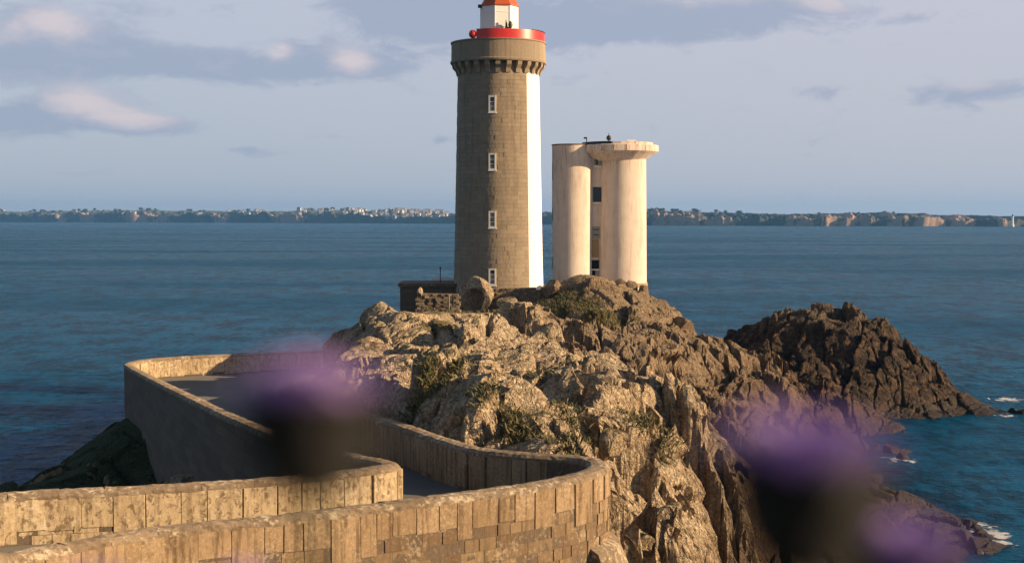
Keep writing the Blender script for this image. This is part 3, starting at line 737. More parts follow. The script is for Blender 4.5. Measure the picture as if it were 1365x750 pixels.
# gallery: corbels, slab, drum
zc0, zc1 = zt(102), zt(86.5)
ncor = 26
cm = None
for i in range(ncor):
    a_ = 2 * math.pi * (i + .5) / ncor
    u = Vector((math.cos(a_), math.sin(a_), 0)); tv = Vector((-u.y, u.x, 0)); w = .2
    pr = [(3.45, zc0), (3.62, zc0 + .02), (3.72, zc0 + .38), (3.98, zc0 + .66), (4.04, zc1), (3.45, zc1)]
    v = [Vector((LX, LY, 0)) + u * r_ + tv * s_ * w + Vector((0, 0, zz)) for s_ in (-1, 1) for r_, zz in pr]
    m_ = len(pr); fs = [tuple(range(m_)), tuple(range(m_, 2 * m_))[::-1]] + [(k, m_ + k, m_ + (k + 1) % m_, (k + 1) % m_) for k in range(m_)]
    o_ = mesh('corbel', v, fs, M_tower, lh)
b_ = MB(); b_.lathe((LX, LY, 0), [(3.4, zc1 - .002), (4.12, zc1), (4.17, zc1 + .1), (4.17, zc1 + .2), (4.08, zc1 + .24), (4.06, zt(60) - .0), (4.13, zt(60) + .02), (4.13, zt(58)), (3.0, zt(58) + .002)], 72)
b_.build('gallery_drum', M_tower, lh, False)
zg = zt(58.0)
b_ = MB()
for (ra, rb) in ((4.0, 3.94),):
    a0, a1 = R(-90 - 27), R(-90 + 94)
    b_.lathe((LX, LY, 0), [(ra, zg), (ra, zg + .78), (rb, zg + .78), (rb, zg), (ra, zg)], 48, a0, a1, False)
b_.build('red_screen', M_red, lh)
b_ = MB(); b_.lathe((LX, LY, 0), [(4.03, zg + .785), (4.03, zg + .86), (3.9, zg + .86), (3.9, zg + .785), (4.03, zg + .785)], 20, R(-90 + 47), R(-90 + 95), False)
b_.build('screen_rail', M_black, lh)
ballp = Vector((LX, LY, 0)) + 4.0 * Vector((math.cos(R(-122)), math.sin(R(-122)), 0))
b_ = MB(); b_.lathe((ballp.x, ballp.y, zg + .36), [(.34 * math.sin(x), -.36 * math.cos(x)) for x in np.linspace(.05, math.pi - .05, 10)], 16); b_.build('red_ball', M_red, lh, True)  # plain red ball at the left end of the screen
# lantern house (octagon), drum base, cornice, dome
rb = 1.66; ze, zl = zt(10.5), zg - .02
def octo(prof, rot=R(-90 - 12), n=8):
    b2 = MB(); b2.lathe((LX + .08, LY, 0), prof, n, rot, rot + 2 * math.pi); return b2
lan = octo([(rb, zl), (rb, ze)]).build('lantern_wall', M_white, lh)
for i in range(8):
    a0 = R(-90 - 12) + i * math.pi / 4; a1 = a0 + math.pi / 4
    p0 = Vector((LX + .08 + rb * math.cos(a0), LY + rb * math.sin(a0), 0)); p1 = Vector((LX + .08 + rb * math.cos(a1), LY + rb * math.sin(a1), 0))
    al = (p1 - p0).normalized(); nn = Vector((al.y, -al.x, 0)); b2 = MB()
    for zz in (zl + .55, zl + 1.25, ze - .55): b2.box((p0 + p1) / 2 + nn * .012 + Vector((0, 0, zz)), ((p1 - p0).length - .04, .03, .05), (al, nn, Vector((0, 0, 1))))
    b2.box(p0 + Vector((0, 0, (zl + ze) / 2)), (.06, .06, ze - zl - .01), (al, nn, Vector((0, 0, 1)))); b2.build('glazing_bar', M_white, lan)
octo([(rb + .02, ze), (rb + .14, ze + .03), (rb + .14, ze + .16), (rb - .05, ze + .17)]).build('cornice', M_orange, lh)
dome = octo([(rb + .02, ze + .165), (1.5, ze + .5), (1.25, ze + .95), (.9, ze + 1.35), (.45, ze + 1.62), (.16, ze + 1.72)]).build('dome', M_orange, lh)
b_ = MB(); b_.lathe((LX + .08, LY, ze + 1.95), [(.27 * math.sin(x), -.27 * math.cos(x)) for x in np.linspace(.05, math.pi - .05, 10)], 16); b_.tube([(LX + .08, LY, ze + 2.2), (LX + .08, LY, ze + 3.4)], .025, 6); b_.build('finial', M_black, dome, True)
b_ = MB(); b_.box((LX - 1.58, LY - .45, ze + .05), (.34, .3, .26)); b_.box((LX - 1.3, LY - .4, ze + .12), (.4, .18, .16)); b_.build('gutter_spout', M_black, lh)
# greenish bronze fog horn in front of the lantern
hx = at(677, 36, 122); hx.z += .2; b_ = MB()
b_.box((hx.x, LY - 1.78, hx.z - .25), (.5, .12, .12)); b_.tube([(hx.x - .12, LY - 1.78, hx.z - .25), (hx.x - .14, LY - 1.78, hx.z + .42)], [.12, .05], 7)
b_.lathe((hx.x + .22, LY - 1.82, hx.z + .02), [(.02, -.34), (.16, -.26), (.2, 0), (.13, .24), (.02, .3)], 10); b_.build('bronze_figure', M_bronze, lh)
# windows
for py in (139, 216, 293, 369.5):
    zc = zt(py - .5, 120.3); r_ = float(rad(zc)); a_ = R(-90) + math.asin((657 - 664.5) / (r_ * 15.6))
    u = Vector((math.cos(a_), math.sin(a_), 0)); tv = Vector((-u.y, u.x, 0)); up = Vector((0, 0, 1)); cc = Vector((LX, LY, zc)) + u * (r_ + .005)
    Hh, Ww = 1.42, .62
    b_ = MB()
    for sx in (-1, 1): b_.box(cc + tv * sx * (Ww / 2 - .06), (.12, .16, Hh), (tv, u, up))
    for sz in (-1, 1): b_.box(cc + up * sz * (Hh / 2 - .07), (Ww - .24, .155, .14), (tv, u, up))
    fr = b_.build('window', M_frame, lh)
    b_ = MB(); b_.box(cc - u * .03, (Ww - .2, .04, Hh - .2), (tv, u, up)); b_.build('pane', M_glass, fr)
    for k in (-1, 1):
        b_ = MB(); b_.box(cc + up * k * .2 + u * .0, (Ww - .24, .05, .055), (tv, u, up)); b_.build('glazing_bar', M_frame, fr)
    b_ = MB(); b_.box(cc - up * (Hh / 2 + .04) + u * .04, (Ww + .08, .2, .08), (tv, u, up)); b_.build('sill', M_frame, fr)

# low service block left of the tower
ax0, ax1 = at(535, 400, 124).x, LX - 3.3
sb = empty('service_building', ((ax0 + ax1) / 2, 125, zt(415)), 'low flat roofed stone block against the shaded foot of the lighthouse', 'building')
zr = zt(376.5)
b_ = MB(); b_.box(((ax0 + ax1) / 2, 125.2, (zr + 8) / 2 - .15), (ax1 - ax0, 5.2, zr - 8 - .3)); b_.build('wall', M_coursed, sb)
b_ = MB(); b_.box(((ax0 + ax1) / 2 - .02, 125.2, zr - .15), (ax1 - ax0 + .28, 5.5, .3)); rf = b_.build('roof', M_core, sb)
b_ = MB(); b_.box((at(589, 377, 127).x + .3, 128.1, zr + .14), (2.4, .5, .28)); b_.build('parapet', M_white, sb)
b_ = MB(); p = at(587, 375, 123.5); b_.tube([(p.x, 123.5, zr - .01), (p.x, 123.5, zt(355))], .035, 6); b_.tube([(p.x - .12, 123.5, zt(357)), (p.x + .12, 123.5, zt(357))], .025, 6)
tag(b_.build('flag_mast', M_black), 'thin bare mast on the roof of the low service block', 'mast')

# ------------------------------------------------------------------ signal tower behind
RY = 137.0
def rx(px, Y=RY): return at(px, 300, Y).x
def rzz(py, Y=RY): return at(CX, py, Y).z
st = empty('signal_tower', (rx(800), RY, 9.0), 'weathered cream concrete signal tower with flared round cap', 'tower')
cL, rL = (rx(763, 136), 136.6), (rx(790, 136) - rx(736, 136)) / 2
cR, rR = (rx(829), 137.3), (rx(863) - rx(797)) / 2
zb, zL = 6.5, rzz(194.5)
b_ = MB(); b_.lathe((*cL, 0), [(rL, zb), (rL, zL)], 56); lob = b_.build('left_shaft', M_conc, st, False)
b_ = MB(); b_.lathe((*cL, 0), [(rL + .05, zL), (rL + .05, zL + .1), (.01, zL + .11)], 56); b_.build('rim', plain('rusty_rim', (.16, .07, .035), .8), lob)
b_ = MB(); b_.lathe((*cR, 0), [(rR * 1.03, zb), (rR, zb + 10), (rR * .97, rzz(208))], 64); b_.build('right_shaft', M_conc, st, False)
xa, xb = rx(780, 135.6), rx(808, 135.6)
b_ = MB(); b_.box(((xa + xb) / 2, 136.9, (zb + rzz(200)) / 2), (xb - xa, 1.6, rzz(200) - zb)); b_.build('stair_wall', M_conc, st)
ccx = rx(824)
rc = (rx(878) - rx(770)) / 2
b_ = MB(); b_.lathe((ccx, cR[1], 0), [(rR * .98, rzz(215)), (rc - .05, rzz(203)), (rc, rzz(202.5)), (rc, rzz(195)), (rc - .1, rzz(194)), (.02, rzz(193.8))], 20, R(8), R(368)); capo = b_.build('flared_cap', M_conc, st)
b_ = MB(); b_.lathe((ccx, cR[1], 0), [(rc - .55, rzz(194.2)), (rc - .55, rzz(190.5)), (.02, rzz(190.3))], 28); b_.build('roof_curb', M_conc, capo)
b_ = MB(); b_.lathe((ccx, cR[1], 0), [(rc - .4, rzz(193.6)), (rc - .4, rzz(190.2)), (rc - .47, rzz(190.2)), (rc - .47, rzz(193.6))], 16, R(182), R(255), False); b_.build('edge_rail', M_black, capo)
def notch(px, py, w, h, mat, name, y=136.08, par=st, dep=.08):
    p = at(px, py, y); k = y / F; b2 = MB(); b2.box((p.x, y, p.z), (w * k, dep, h * k)); return b2.build(name, mat, par)
yw = 136.08
for px, py, w, h, kind in [(797, 214.5, 10, 13, 'grey'), (796, 259.5, 10.5, 20, 'dark'), (794.5, 310, 10, 16, 'vent'), (793, 331, 10, 24, 'ochre'), (793, 352.5, 11, 12, 'dark'), (793, 364, 11, 11, 'grey')]:
    if kind == 'ochre': notch(px, py, w, h, M_ochre, 'shutter', 136.07); continue
    if kind == 'vent': notch(px, py, w, h, M_grey, 'vent_panel', 136.07); notch(px, py - 4, w - 3, 1.2, M_black, 'slot', 136.02, dep=.03); notch(px, py + 3, w - 3, 1.2, M_black, 'slot', 136.02, dep=.03); continue
    fr = notch(px, py, w, h, M_hole if kind == 'dark' else M_grey, 'window', 136.07)
    if kind == 'grey': notch(px - 1.5, py, w * .35, h - 3, M_glass, 'pane', 136.02, fr, .02)
    else: notch(px, py, w - 2, h - 2, M_glass, 'pane', 136.02, fr, .02)
    notch(px, py + h / 2 + .8, w + 1, 1.6, M_frame, 'sill', 136.0, fr, .2)
# shallow ledge low on the right shaft and fixtures on the left edge
b_ = MB(); b_.lathe((*cR, 0), [(rR * 1.005, rzz(381)), (rR * 1.06, rzz(381)), (rR * 1.06, rzz(376.5)), (rR * 1.005, rzz(376.5)), (rR * 1.005, rzz(381))], 16, R(-62), R(25), False); b_.build('ledge', M_ochre, st)
for py in (229, 285, 350):
    p = at(738, py, 136.6); b_ = MB(); b_.box((cL[0] - rL * .97, cL[1] - .35, p.z), (.12, .5, 1.2 if py > 230 else 1.5)); b_.build('bracket', M_grey, lob)
zr2 = rzz(190.3)
p = at(811.5, 184, RY); b_ = MB(); b_.tube([(p.x, RY, zr2), (p.x, RY, p.z - .1)], .05, 6); b_.lathe((p.x, RY, p.z), [(.24 * math.sin(x), -.26 * math.cos(x)) for x in np.linspace(.05, math.pi - .05, 9)], 12); b_.tube([(p.x, RY, p.z + .2), (p.x, RY, p.z + .45)], .03, 6)
b_.build('roof_lamp', M_black, st)
p = at(782, 185, RY); b_ = MB(); b_.tube([(p.x, RY, zr2 - .05), (p.x, RY, rzz(183))], .045, 6); b_.box((p.x - .12, RY, rzz(184)), (.32, .1, .16)); b_.build('camera_mast', M_black, st)
p = at(840, 190, RY); b_ = MB(); b_.box((p.x, RY - 1.0, zr2 + .1), (.9, .8, .24)); b_.build('roof_hatch', M_white, st)

# ------------------------------------------------------------------ rubble walls, boulders, post
def rubble(name, p0, p1, hgt, thick, label, size=.3, holes=()):
    p0, p1 = Vector(p0), Vector(p1); L = (p1 - p0).length; al = (p1 - p0) / L; al.z = 0; al.normalize(); nn = Vector((al.y, -al.x, 0)); up = Vector((0, 0, 1))
    o = empty(name, tuple((p0 + p1) / 2), label, 'wall'); b_ = MB(); z = 0; r = random.Random(len(label))
    while z < hgt:
        h = size * r.uniform(.55, .95); s = -r.uniform(0, .2)
        while s < L:
            w = size * r.uniform(.7, 1.8); mid = min(s + w / 2, L)
            top = hgt - .25 * abs(vnoise(np.array([s * 1.3]), np.array([3.3]), 5)[0]) * 2
            if z + h * .5 < top and not any(abs(mid / L - hx_) < hw and h0 < z / hgt < h1 for hx_, hw, h0, h1 in holes):
                base_ = p0.lerp(p1, mid / L); a2 = (al + nn * r.uniform(-.15, .15)).normalized(); n2 = Vector((a2.y, -a2.x, 0)); u2 = (up + al * r.uniform(-.12, .12)).normalized()
                b_.box(base_ + up * (z + h / 2) + nn * r.uniform(-.05, .06), (w * .97, thick * r.uniform(.9, 1.05), h * .96), (a2, n2, u2))
            s += w
        z += h
    tag(b_.build('stones', M_rubble, o), kind='stuff'); return o
p0 = at(557, 411, 115.2); p1 = at(611, 412, 115.2); rubble('rubble_wall', (p0.x, 115.2, p0.z - .4), (p1.x, 115.2, p1.z - .4), 1.75, .5, 'ruined low rubble wall with two holes in front of the service block', .26, ((.22, .05, .35, .7), (.42, .04, .3, .6)))
p0 = at(655, 402, 119.6); p1 = at(735, 400, 119.3); rubble('rubble_wall', (p0.x, 119.4, p0.z - .3), (p1.x, 119.4, p1.z - .3), 1.5, .5, 'low rubble retaining wall under the lit foot of the lighthouse', .24)
p0 = at(467, 469, 86.5); p1 = at(483, 470, 85.5); rubble('rubble_wall', (p0.x, 86.4, p0.z - .4), (p1.x, 86, p1.z - .4), 1.8, .6, 'small stub of stacked stone wall at the shaded left rock edge', .26)
p = at(598.5, 421, 113); b_ = MB(); b_.tube([(p.x, 113, p.z - .4), (p.x + .01, 113, at(598, 393, 113).z)], [.06, .05], 7)
tag(b_.build('wooden_post', M_wood), 'slender pale wooden post standing before the ruined rubble wall', 'post')

def boulder(px, py, Y, sx, sy, sz, seed, label, mat=None, lean=0.0, name='boulder', sub=4, sink=.35, hollow=None):
    """rock cut by random planes from a subdivided ball"""
    r = np.random.default_rng(seed); bm = bmesh.new(); bmesh.ops.create_icosphere(bm, subdivisions=sub, radius=1.0)
    pl = [(v / np.linalg.norm(v), r.uniform(.42, .74)) for v in r.normal(size=(13, 3))]
    for vt in bm.verts:
        co = np.array(vt.co); 
        for n_, d_ in pl:
            e = co @ n_ - d_
            if e > 0: co = co - n_ * e * .96
        co = co * (1 + .05 * vnoise(np.array([co[0] * 6 + seed]), np.array([co[1] * 6 + co[2] * 5]), 3)[0] + .03 * vnoise(np.array([co[0] * 15 + seed]), np.array([co[1] * 15 + co[2] * 13]), 9)[0])
        if hollow is not None:
            hd, hr, hdep = hollow; cosang = co @ hd / np.linalg.norm(co) + .16 * vnoise(np.array([co[0] * 3 + 2]), np.array([co[2] * 3]), 4)[0]
            if cosang > hr: co = co - np.array(hd) * hdep * min(1, (cosang - hr) / .06)
        x, y, z = co * (sx, sy, sz); vt.co = (x + lean * z, y, z)
    me = bpy.data.meshes.new(name); bm.to_mesh(me); bm.free(); me.materials.append(mat or M_rock)
    p = at(px, py, Y); o = bpy.data.objects.new(name, me); o.location = (p.x, Y, p.z + sz * (1 - sink) - sz * .12); link(o)
    return tag(o, label, 'boulder', 'boulders on the headland')
boulder(633, 429, 117.4, 1.75, 1.4, 2.25, 5, 'big upright boulder with a dark hollow at the foot of the lighthouse', hollow=(np.array((-.25, -.93, .1)) / np.linalg.norm((-.25, -.93, .1)), .72, .6), sink=.2)
boulder(676, 412, 117, .9, .8, .8, 9, 'rounded rock leaning against the right side of the hollow boulder')
boulder(738, 394, 118.5, 1.0, .9, .9, 21, 'knobbly upright rock just right of the white stripe foot')
boulder(826, 397, 129, 1.1, .9, 1.3, 31, 'broad pointed rock at the foot of the signal tower', lean=.2)
boulder(845, 399, 128.5, .65, .6, 1.4, 33, 'narrow upright rock between two pointed rocks by the signal tower', lean=-.1)
boulder(858, 404, 128, .7, .6, 1.35, 37, 'rightmost pointed rock below the lit corner of the signal tower', lean=.15)
boulder(560, 393, 115.0, .38, .4, .42, 41, 'small round stone on the end of the ruined rubble wall')
boulder(905, 448, 123, 1.5, 1.2, 1.4, 47, 'angular rock on the skyline halfway down the right slope', lean=-.25)
boulder(560, 585, 45.5, 1.0, .8, 1.5, 55, 'tall lichened slab standing above the shaded parapet', lean=.12)
boulder(620, 575, 45, 1.1, .8, 1.35, 61, 'leaning pale slab in the middle of the rocks above the parapet', lean=.25)
boulder(690, 572, 46, 1.2, .9, 1.1, 67, 'squat lichened rock above the parapet near the bend', lean=-.1)
boulder(655, 560, 49, 1.0, .8, 1.5, 71, 'upright cleft slab behind the leaning pale slab', lean=-.15)
boulder(812, 612, 40.5, .55, .5, .8, 75, 'small rock at the right end of the bend', lean=.1)
for px, py, Y, sx, sz, sd_, lb in [(1192, 603, 109, 1.4, .8, 81, 'low brown rock awash in the cove, the larger of two'), (1203, 613, 106, .6, .5, 83, 'small brown rock awash in the cove beside the larger one'),
                                   (1352, 551, 131.5, .8, .5, 87, 'low rock in the water off the tip of the islet'), (1362, 553, 131, .6, .45, 89, 'last little rock off the islet at the photo edge')]:
    o = boulder(px, py, Y, sx, .9, sz, sd_, lb, M_dark, name='sea_rock'); o.location.z = .1; o['group'] = 'rocks awash'; o['category'] = 'rock'

# ------------------------------------------------------------------ grass tufts on the headland
def f(t, b, P):
    p = pos(t); n = t.noise(p, .8, 3, .6); i = island(t)
    P('Base Color', t.mix(i, t.mix(n, (.03, .05, .012), (.09, .085, .025)), t.mix(n, (.08, .085, .02), (.24, .165, .06)))); P('Roughness', .8)
M_grass = material('grass_blades', f)
gv = []; gf = []
def tuft_patch(px, py, Y, rx_, ry_, n, h=.35):
    p = at(px, py, Y); r = random.Random(int(px * 7 + py))
    for _ in range(n):
        x, y = p.x + r.gauss(0, rx_), p.y + r.gauss(0, ry_)
        if min(np.hypot(W1.p[::6, 0] - x, W1.p[::6, 1] - y)) < .55: continue
        z = ground_z(x, y) - .05
        for _b in range(6):
            bx, by = x + r.gauss(0, .1), y + r.gauss(0, .1); hh = h * r.uniform(.5, 1.2); lx, ly = r.gauss(0, .12), r.gauss(0, .12); a_ = r.uniform(0, 3.14); w = .022
            k = len(gv); gv.extend([(bx - w * math.cos(a_), by - w * math.sin(a_), z), (bx + w * math.cos(a_), by + w * math.sin(a_), z), (bx + lx * .4 + w * .7 * math.cos(a_), by + ly * .4 + w * .7 * math.sin(a_), z + hh * .6), (bx + lx, by + ly, z + hh)])
            gf.extend([(k, k + 1, k + 2), (k, k + 2, k + 3)])
for a in [(700, 412, 115, 2.2, 1.6, 900), (720, 425, 113, 1.6, 1.2, 500), (680, 405, 117, 1.4, 1.0, 400), (740, 410, 116, 1.2, 1, 250), (800, 430, 112, 1.6, 1.4, 350), (650, 432, 110, 2, 1.2, 200), (575, 566, 43.2, .6, .4, 330, .2), (600, 560, 44.5, .4, .3, 120, .2),
          (700, 590, 40.4, .7, .25, 90, .2), (780, 600, 39.6, .5, .4, 260, .22), (650, 590, 41.2, .6, .2, 70, .18), (760, 555, 48, .5, .4, 80, .2), (740, 530, 55, .6, .5, 60, .2), (860, 590, 50, .6, .6, 120, .25)]: tuft_patch(*a)
tag(mesh('grass', gv, gf, M_grass), 'yellow green grass tufts growing between the rocks', 'grass', kind='stuff')

# ------------------------------------------------------------------ far coast
def f(t, b, P):
    p = pos(t); g = t.new('ShaderNodeNewGeometry'); nz = t.sep(g.outputs['True Normal'])[2]; z = t.sep(p)[2]
    n = t.noise(p, .012, 5, .65); fi = t.noise(p, .05, 4, .65); big = t.noise(p, .004, 3, .5)
    green = t.mix(t.rng(n, .35, .65), (.02, .032, .02), (.07, .07, .038))
    cl = t.mix(fi, (.16, .11, .075), (.52, .35, .23))
    k = t.rng(t.m('ADD', t.new('ShaderNodeAttribute', attribute_name='cliff').outputs['Fac'], t.m('MULTIPLY', t.m('SUBTRACT', fi, .5), 2.2)), .35, .75)
    P('Base Color', t.mix(k, green, cl)); P('Roughness', .95)
M_coast = material('far_coast', f)
def coastY(px): return np.interp(px, [-300, 0, 350, 600, 860, 1100, 1365, 1700], [7600, 6700, 5700, 4900, 3700, 3350, 3150, 3000])
def topY(px): return np.interp(px, [-300, 0, 60, 140, 200, 260, 340, 420, 440, 500, 560, 610, 860, 900, 950, 1000, 1060, 1095, 1130, 1180, 1220, 1300, 1365, 1700], [282, 282.5, 282, 281, 280.5, 281.5, 282, 281, 280.5, 282, 283, 284, 281, 281.5, 283.5, 284, 286, 285.5, 285, 284.5, 284, 287, 288.5, 289])
cpx = np.arange(-260, 1640, 1.2); crow = np.linspace(0, 1, 34)
PXG, ROW = np.meshgrid(cpx, crow)
base_y = coastY(PXG) + 60 * fbm(PXG * .03, PXG * 0, 401, 4)
yy = base_y + ROW ** 1.6 * 1100
xx = (PXG - CX) / F * base_y * (1 + ROW * .12)
Hc = (HZ - topY(PXG)) / F * (coastY(PXG) + 450) + CAMZ
prof = .62 * sstep(0, .075 + .05 * fbm(PXG * .05, PXG * 0 + 3, 411, 2), ROW + .0) + .38 * sstep(.1, .62, ROW) - .6 * sstep(.75, 1, ROW)
gul = 1 + .7 * fbm(PXG * .09, ROW * 4, 421, 5, .65) * sstep(.7, .2, ROW) + .12 * fbm(PXG * .25, ROW * 9, 431, 4)
zz = Hc * prof * gul - 3 * (ROW < .001)
cliffk = np.zeros(PXG.shape)
for p_, w_, lo, hi in [(84, 9, 0, .35), (118, 13, 0, .4), (185, 22, 0, .2), (218, 14, 0, .3), (297, 12, 0, .3), (385, 25, 0, .2), (878, 12, 0, .5), (902, 16, .0, .5), (925, 12, 0, .5), (960, 22, 0, .2), (1052, 6, 0, .5), (1072, 16, 0, .45), (1108, 9, 0, .6), (1130, 14, 0, .5), (1152, 10, 0, .3), (1195, 14, 0, .5), (1228, 12, 0, .5), (1248, 14, 0, .45), (1275, 16, 0, .4), (1292, 8, 0, .35), (1332, 8, 0, .3)]:
    cliffk = np.maximum(cliffk, np.exp(-((PXG - p_) / w_) ** 2) * (ROW <= hi))
coast, CV = grid_mesh('hills', xx, yy, zz, M_coast, smooth=False)
tag(coast, 'low green coast with ochre cliffs across the water', 'coast', kind='structure')
a = coast.data.attributes.new('cliff', 'FLOAT', 'POINT'); a.data.foreach_set('value', cliffk.ravel().astype(np.float32))
def coast_pt(px, row):
    i = int(np.clip((px - cpx[0]) / 1.2, 0, len(cpx) - 1)); j = int(np.clip(row * 33, 0, 33)); return xx[j, i], yy[j, i], zz[j, i]
# trees on the far ridge
def f(t, b, P):
    p = pos(t); P('Base Color', t.mix(t.noise(p, .2, 3, .6), (.02, .032, .018), (.05, .06, .03))); P('Roughness', .9)
M_ftree = material('far_foliage', f)
def crown_mesh(k):
    r = random.Random(k); v = []; f_ = []
    cl = [(r.gauss(0, .15), r.gauss(0, .15), .55 + r.gauss(0, .08), r.uniform(.3, .42)) for _ in range(9)]
    for _ in range(260):
        cxx, cyy, czz, cr = r.choice(cl); d_ = Vector((r.gauss(0, 1), r.gauss(0, 1), r.gauss(0, 1))).normalized() * cr * r.uniform(.7, 1)
        p = Vector((cxx, cyy, czz)) + d_; s_ = .11; a_ = Vector((r.gauss(0, 1), r.gauss(0, 1), r.gauss(0, 1))).normalized(); b_ = a_.cross(Vector((.3, .2, 1))).normalized(); q_ = len(v)
        v += [p + a_ * s_, p + b_ * s_, p - a_ * s_, p - b_ * s_]; f_.append((q_, q_ + 1, q_ + 2, q_ + 3))
    for s_ in range(4): 
        q_ = len(v); a_ = s_ * .8; v += [(.05 * math.cos(a_), .05 * math.sin(a_), 0), (-.05 * math.cos(a_), -.05 * math.sin(a_), 0), (-.03 * math.cos(a_), -.03 * math.sin(a_), .6), (.03 * math.cos(a_), .03 * math.sin(a_), .6)]; f_.append((q_, q_ + 1, q_ + 2, q_ + 3))
    me = bpy.data.meshes.new('far_tree'); me.from_pydata([tuple(p) for p in v], [], f_); me.materials.append(M_ftree); return me
tms = [crown_mesh(i) for i in range(5)]
tr = random.Random(5)
tree_px = [40, 45, 57, 98, 104, 112, 124, 186, 194, 198, 205, 248, 252, 320, 327, 404, 408, 412, 428, 432, 436, 440, 545, 565, 570, 588, 868, 880, 886, 891, 896, 972, 978, 985, 1003, 1006, 1120, 1215, 1228] + [tr.uniform(-20, 600) for _ in range(45)] + [tr.uniform(865, 1010) for _ in range(14)]
for i, px in enumerate(tree_px):
    x, y, z = coast_pt(px, .62 if i < 39 else tr.uniform(.25, .62)); o = bpy.data.objects.new('far_tree', tms[i % 5]); s_ = tr.uniform(9, 15) * (y / 5500) ** .7
    o.location = (x, y, z - 1); o.scale = (s_ * tr.uniform(.9, 1.5), s_, s_ * tr.uniform(.7, 1.0)); o.rotation_euler.z = tr.uniform(0, 6); link(o)
    tag(o, 'dark green tree on the far coast across the water', 'tree', 'trees on the far coast')
def house_mesh(k):
    r = random.Random(k); w, l, h, g = r.uniform(7, 9), r.uniform(9, 15), r.uniform(4.5, 7), r.uniform(3, 4); v = []; 
    v = [(-l / 2, -w / 2, -3), (l / 2, -w / 2, -3), (l / 2, w / 2, -3), (-l / 2, w / 2, -3), (-l / 2, -w / 2, h), (l / 2, -w / 2, h), (l / 2, w / 2, h), (-l / 2, w / 2, h), (-l / 2, 0, h + g), (l / 2, 0, h + g)]
    f_ = [(0, 1, 5, 4), (1, 2, 6, 9, 5), (2, 3, 7, 6), (3, 0, 4, 8, 7), (4, 5, 9, 8), (6, 7, 8, 9)]
    me = bpy.data.meshes.new('house'); me.from_pydata(v, [], f_); me.materials.append(M_hwall); me.materials.append(M_hroof)
    me.polygons[4].material_index = 1; me.polygons[5].material_index = 1; return me
M_hwall = plain('far_white_render', (.5, .47, .43), .9, 0, .1, .02); M_hroof = plain('far_slate_roof', (.16, .16, .17), .8, 0, .2, .02)
hms = [house_mesh(i) for i in range(6)]
hl = [(tr.triangular(440, 606, 560), tr.uniform(.1, .6)) for _ in range(170)] + [(tr.uniform(395, 470), tr.uniform(.3, .62)) for _ in range(22)] + [(px, tr.uniform(.3, .6)) for px in (4, 7, 185, 297, 304, 318, 320, 325, 335, 338, 340, 345, 352, 270)]
for i, (px, row) in enumerate(hl):
    x, y, z = coast_pt(px, row); o = bpy.data.objects.new('house', hms[i % 6]); o.location = (x, y, z); o.rotation_euler.z = tr.choice([0, .3, 1.2, 1.57, -.4]) + tr.uniform(-.2, .2); o.scale = (1.25,) * 3; link(o)
    tag(o, 'tiny white house with slate roof in the village on the far shore' if px > 390 else 'lone tiny white house among trees on the far left shore', 'house', 'village houses across the water' if px > 390 else 'lone houses on the far left shore')
# beacon tower at the right end of the coast
x, y, z = (1349 - CX) / F * 3080, 3080, 0
bt = empty('beacon_tower', (x, y, -1), 'slim pale beacon tower in the water off the far right cliffs', 'beacon')
b_ = MB(); b_.lathe((x, y, 0), [(4.2, -2), (4.0, 4), (2.6, 5), (2.2, 20), (2.9, 20.5), (2.9, 22)], 16); b_.build('shaft', M_white, bt)
b_ = MB(); b_.lathe((x, y, 0), [(1.5, 22), (1.5, 25.5), (.2, 27.5)], 12); b_.build('lantern', M_black, bt)

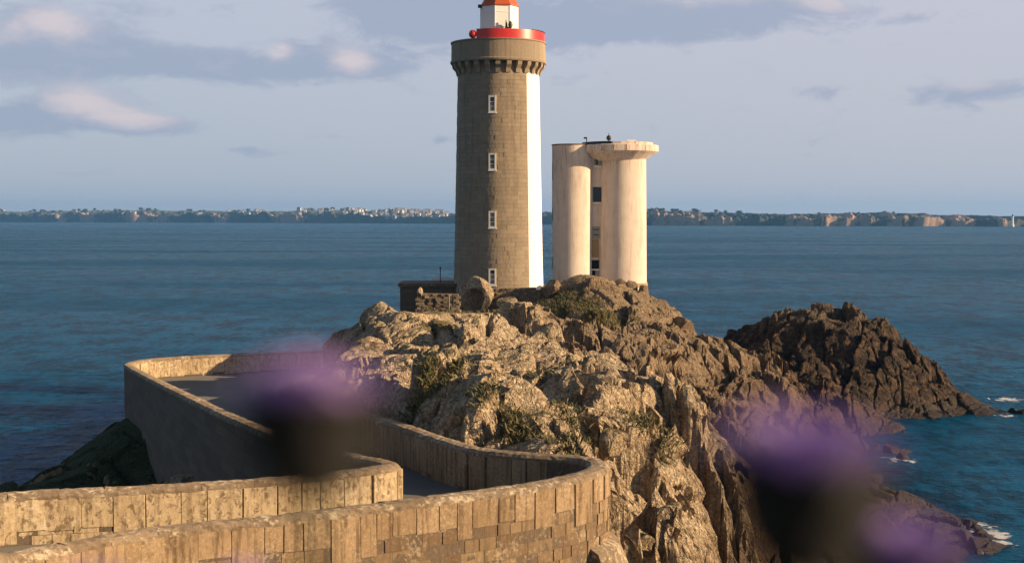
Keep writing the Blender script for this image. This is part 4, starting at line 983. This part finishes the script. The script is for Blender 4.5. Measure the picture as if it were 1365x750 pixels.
# ------------------------------------------------------------------ knapweed flowers close to the lens
def f(t, b, P):
    P('Base Color', t.mix(island(t), (.31, .2, .5), (.5, .36, .7))); P('Roughness', .7); P('Subsurface Weight', .0)
M_petal = material('purple_florets', f)
M_bud = plain('dark_bracts', (.003, .0026, .0018), .8, 0, .4, 300); M_stem = plain('green_stem', (.07, .09, .03), .8, 0, .3, 100)
def flower(px, py, Y, size, label, seed, spread=1.0, lean=0.0, up=1.0):
    """(px, py) = middle where florets leave the bud; size = bud radius"""
    r = random.Random(seed); c_ = at(px, py, Y); base_ = Vector((c_.x + lean * .6, Y + .02, 17.15))
    o = empty('knapweed', tuple(base_), label, 'flower', 'knapweed flowers in the foreground')
    s_ = size; axis_ = Vector((lean, 0, 1)).normalized(); bot = c_ - axis_ * 1.72 * s_
    b_ = MB(); n = 10; b_.tube([base_.lerp(bot, k / n) + Vector((.006 * math.sin(k * .9), .004 * math.sin(k * .7 + 1), 0)) * (1 if 0 < k < n else 0) for k in range(n + 1)], [.0016] * n + [.002], 7); b_.build('stem', M_stem, o)
    bud = MB(); bud.lathe((0, 0, 0), [(.1 * s_, -1.75 * s_), (.5 * s_, -1.6 * s_), (.86 * s_, -1.15 * s_), (1.03 * s_, -.6 * s_), (1.0 * s_, -.1 * s_), (.85 * s_, .12 * s_)], 18)
    for k in range(90):                                   # overlapping bracts
        zz = r.uniform(-1.55, -.15); rr = np.interp(zz, [-1.75, -1.6, -1.1, -.6, -.1], [.2, .54, .88, 1.05, 1.02]); a_ = k * 2.4
        u = Vector((math.cos(a_), math.sin(a_), 0)); tv = Vector((-u.y, u.x, 0)); p = u * rr * s_ + Vector((0, 0, zz * s_)); q_ = .17 * s_
        bud.add([p - tv * q_, p + tv * q_, p + u * .1 * s_ + tv * q_ * .4 + Vector((0, 0, .42 * s_)), p + u * .14 * s_ - tv * q_ * .4 + Vector((0, 0, .42 * s_))], [(0, 1, 2, 3)])
    bud.v = [(x_ * 1.16, y_ * 1.16, z_ * 1.08 + .12 * s_) for x_, y_, z_ in bud.v]
    rot = Vector((0, 0, 1)).rotation_difference(axis_).to_matrix()
    bud.v = [tuple(c_ + rot @ Vector(v_)) for v_ in bud.v]; bud.build('bud', M_bud, o, True)
    fl = MB()
    for k in range(190):
        a_ = k * 2.39996; q_ = (k / 190) ** .55; tilt = q_ * R(66) * spread; L = s_ * (.78 + .22 * q_) * r.uniform(.6, 1.25)
        dv = Vector((math.cos(a_) * math.sin(tilt), math.sin(a_) * math.sin(tilt), math.cos(tilt))); p = Vector((math.cos(a_), math.sin(a_), 0)) * .75 * s_ * q_
        tv = dv.cross(Vector((0, 0, 1.01))).normalized() if q_ > .02 else Vector((1, 0, 0)); w = .06 * s_; mid = p + dv * L * .6 + Vector((0, 0, .1 * L)); tip = p + dv * L
        fl.add([p - tv * w * .5, p + tv * w * .5, mid + tv * w, mid - tv * w, tip + tv * w * 1.7, tip - tv * w * 1.7], [(0, 1, 2, 3), (3, 2, 4, 5)])
    fl.v = [tuple(c_ + rot @ Vector(v_)) for v_ in fl.v]; fl.build('florets', M_petal, o)
    for k in (3, 6):
        lf = MB(); p = base_.lerp(bot, k / n); a_ = r.uniform(0, 6); u = Vector((math.cos(a_), math.sin(a_), 0)); tv = Vector((-u.y, u.x, 0))
        lf.add([p, p + u * .02 + tv * .005 + Vector((0, 0, .01)), p + u * .05 + Vector((0, 0, .012)), p + u * .02 - tv * .005 + Vector((0, 0, .01))], [(0, 1, 2, 3)]); lf.build('leaf', M_stem, o)
    return o
flower(416, 543, .40, .0150, 'blurred purple knapweed head in front of the hairpin road', 3)
flower(1076, 632, .36, .0158, 'largest blurred purple knapweed head in front of the right rocks', 4, lean=.05)
flower(1208, 750, .42, .0130, 'blurred pink purple knapweed head cut by the lower right frame edge', 5, lean=.1)
flower(328, 790, .5, .0075, 'small dark knapweed bud peeking over the bottom edge left of centre', 6, .25)
flower(130, 800, .44, .0085, 'blurred knapweed head barely showing at the lower left edge', 7)

# ------------------------------------------------------------------ haze
b_ = MB(); b_.box((0, 0, 58), (19400, 19400, 130))
hz = b_.build('haze', None)
m = bpy.data.materials.new('haze_air'); m.use_nodes = True; nt = m.node_tree; nt.nodes.clear()
vo = nt.nodes.new('ShaderNodeVolumePrincipled'); out = nt.nodes.new('ShaderNodeOutputMaterial'); nt.links.new(vo.outputs[0], out.inputs['Volume'])
vo.inputs['Color'].default_value = (.17, .46, .95, 1); vo.inputs['Density'].default_value = .00007; vo.inputs['Anisotropy'].default_value = .2
hz.data.materials.append(m); tag(hz, 'thin evening haze over the whole bay', 'haze', kind='stuff')
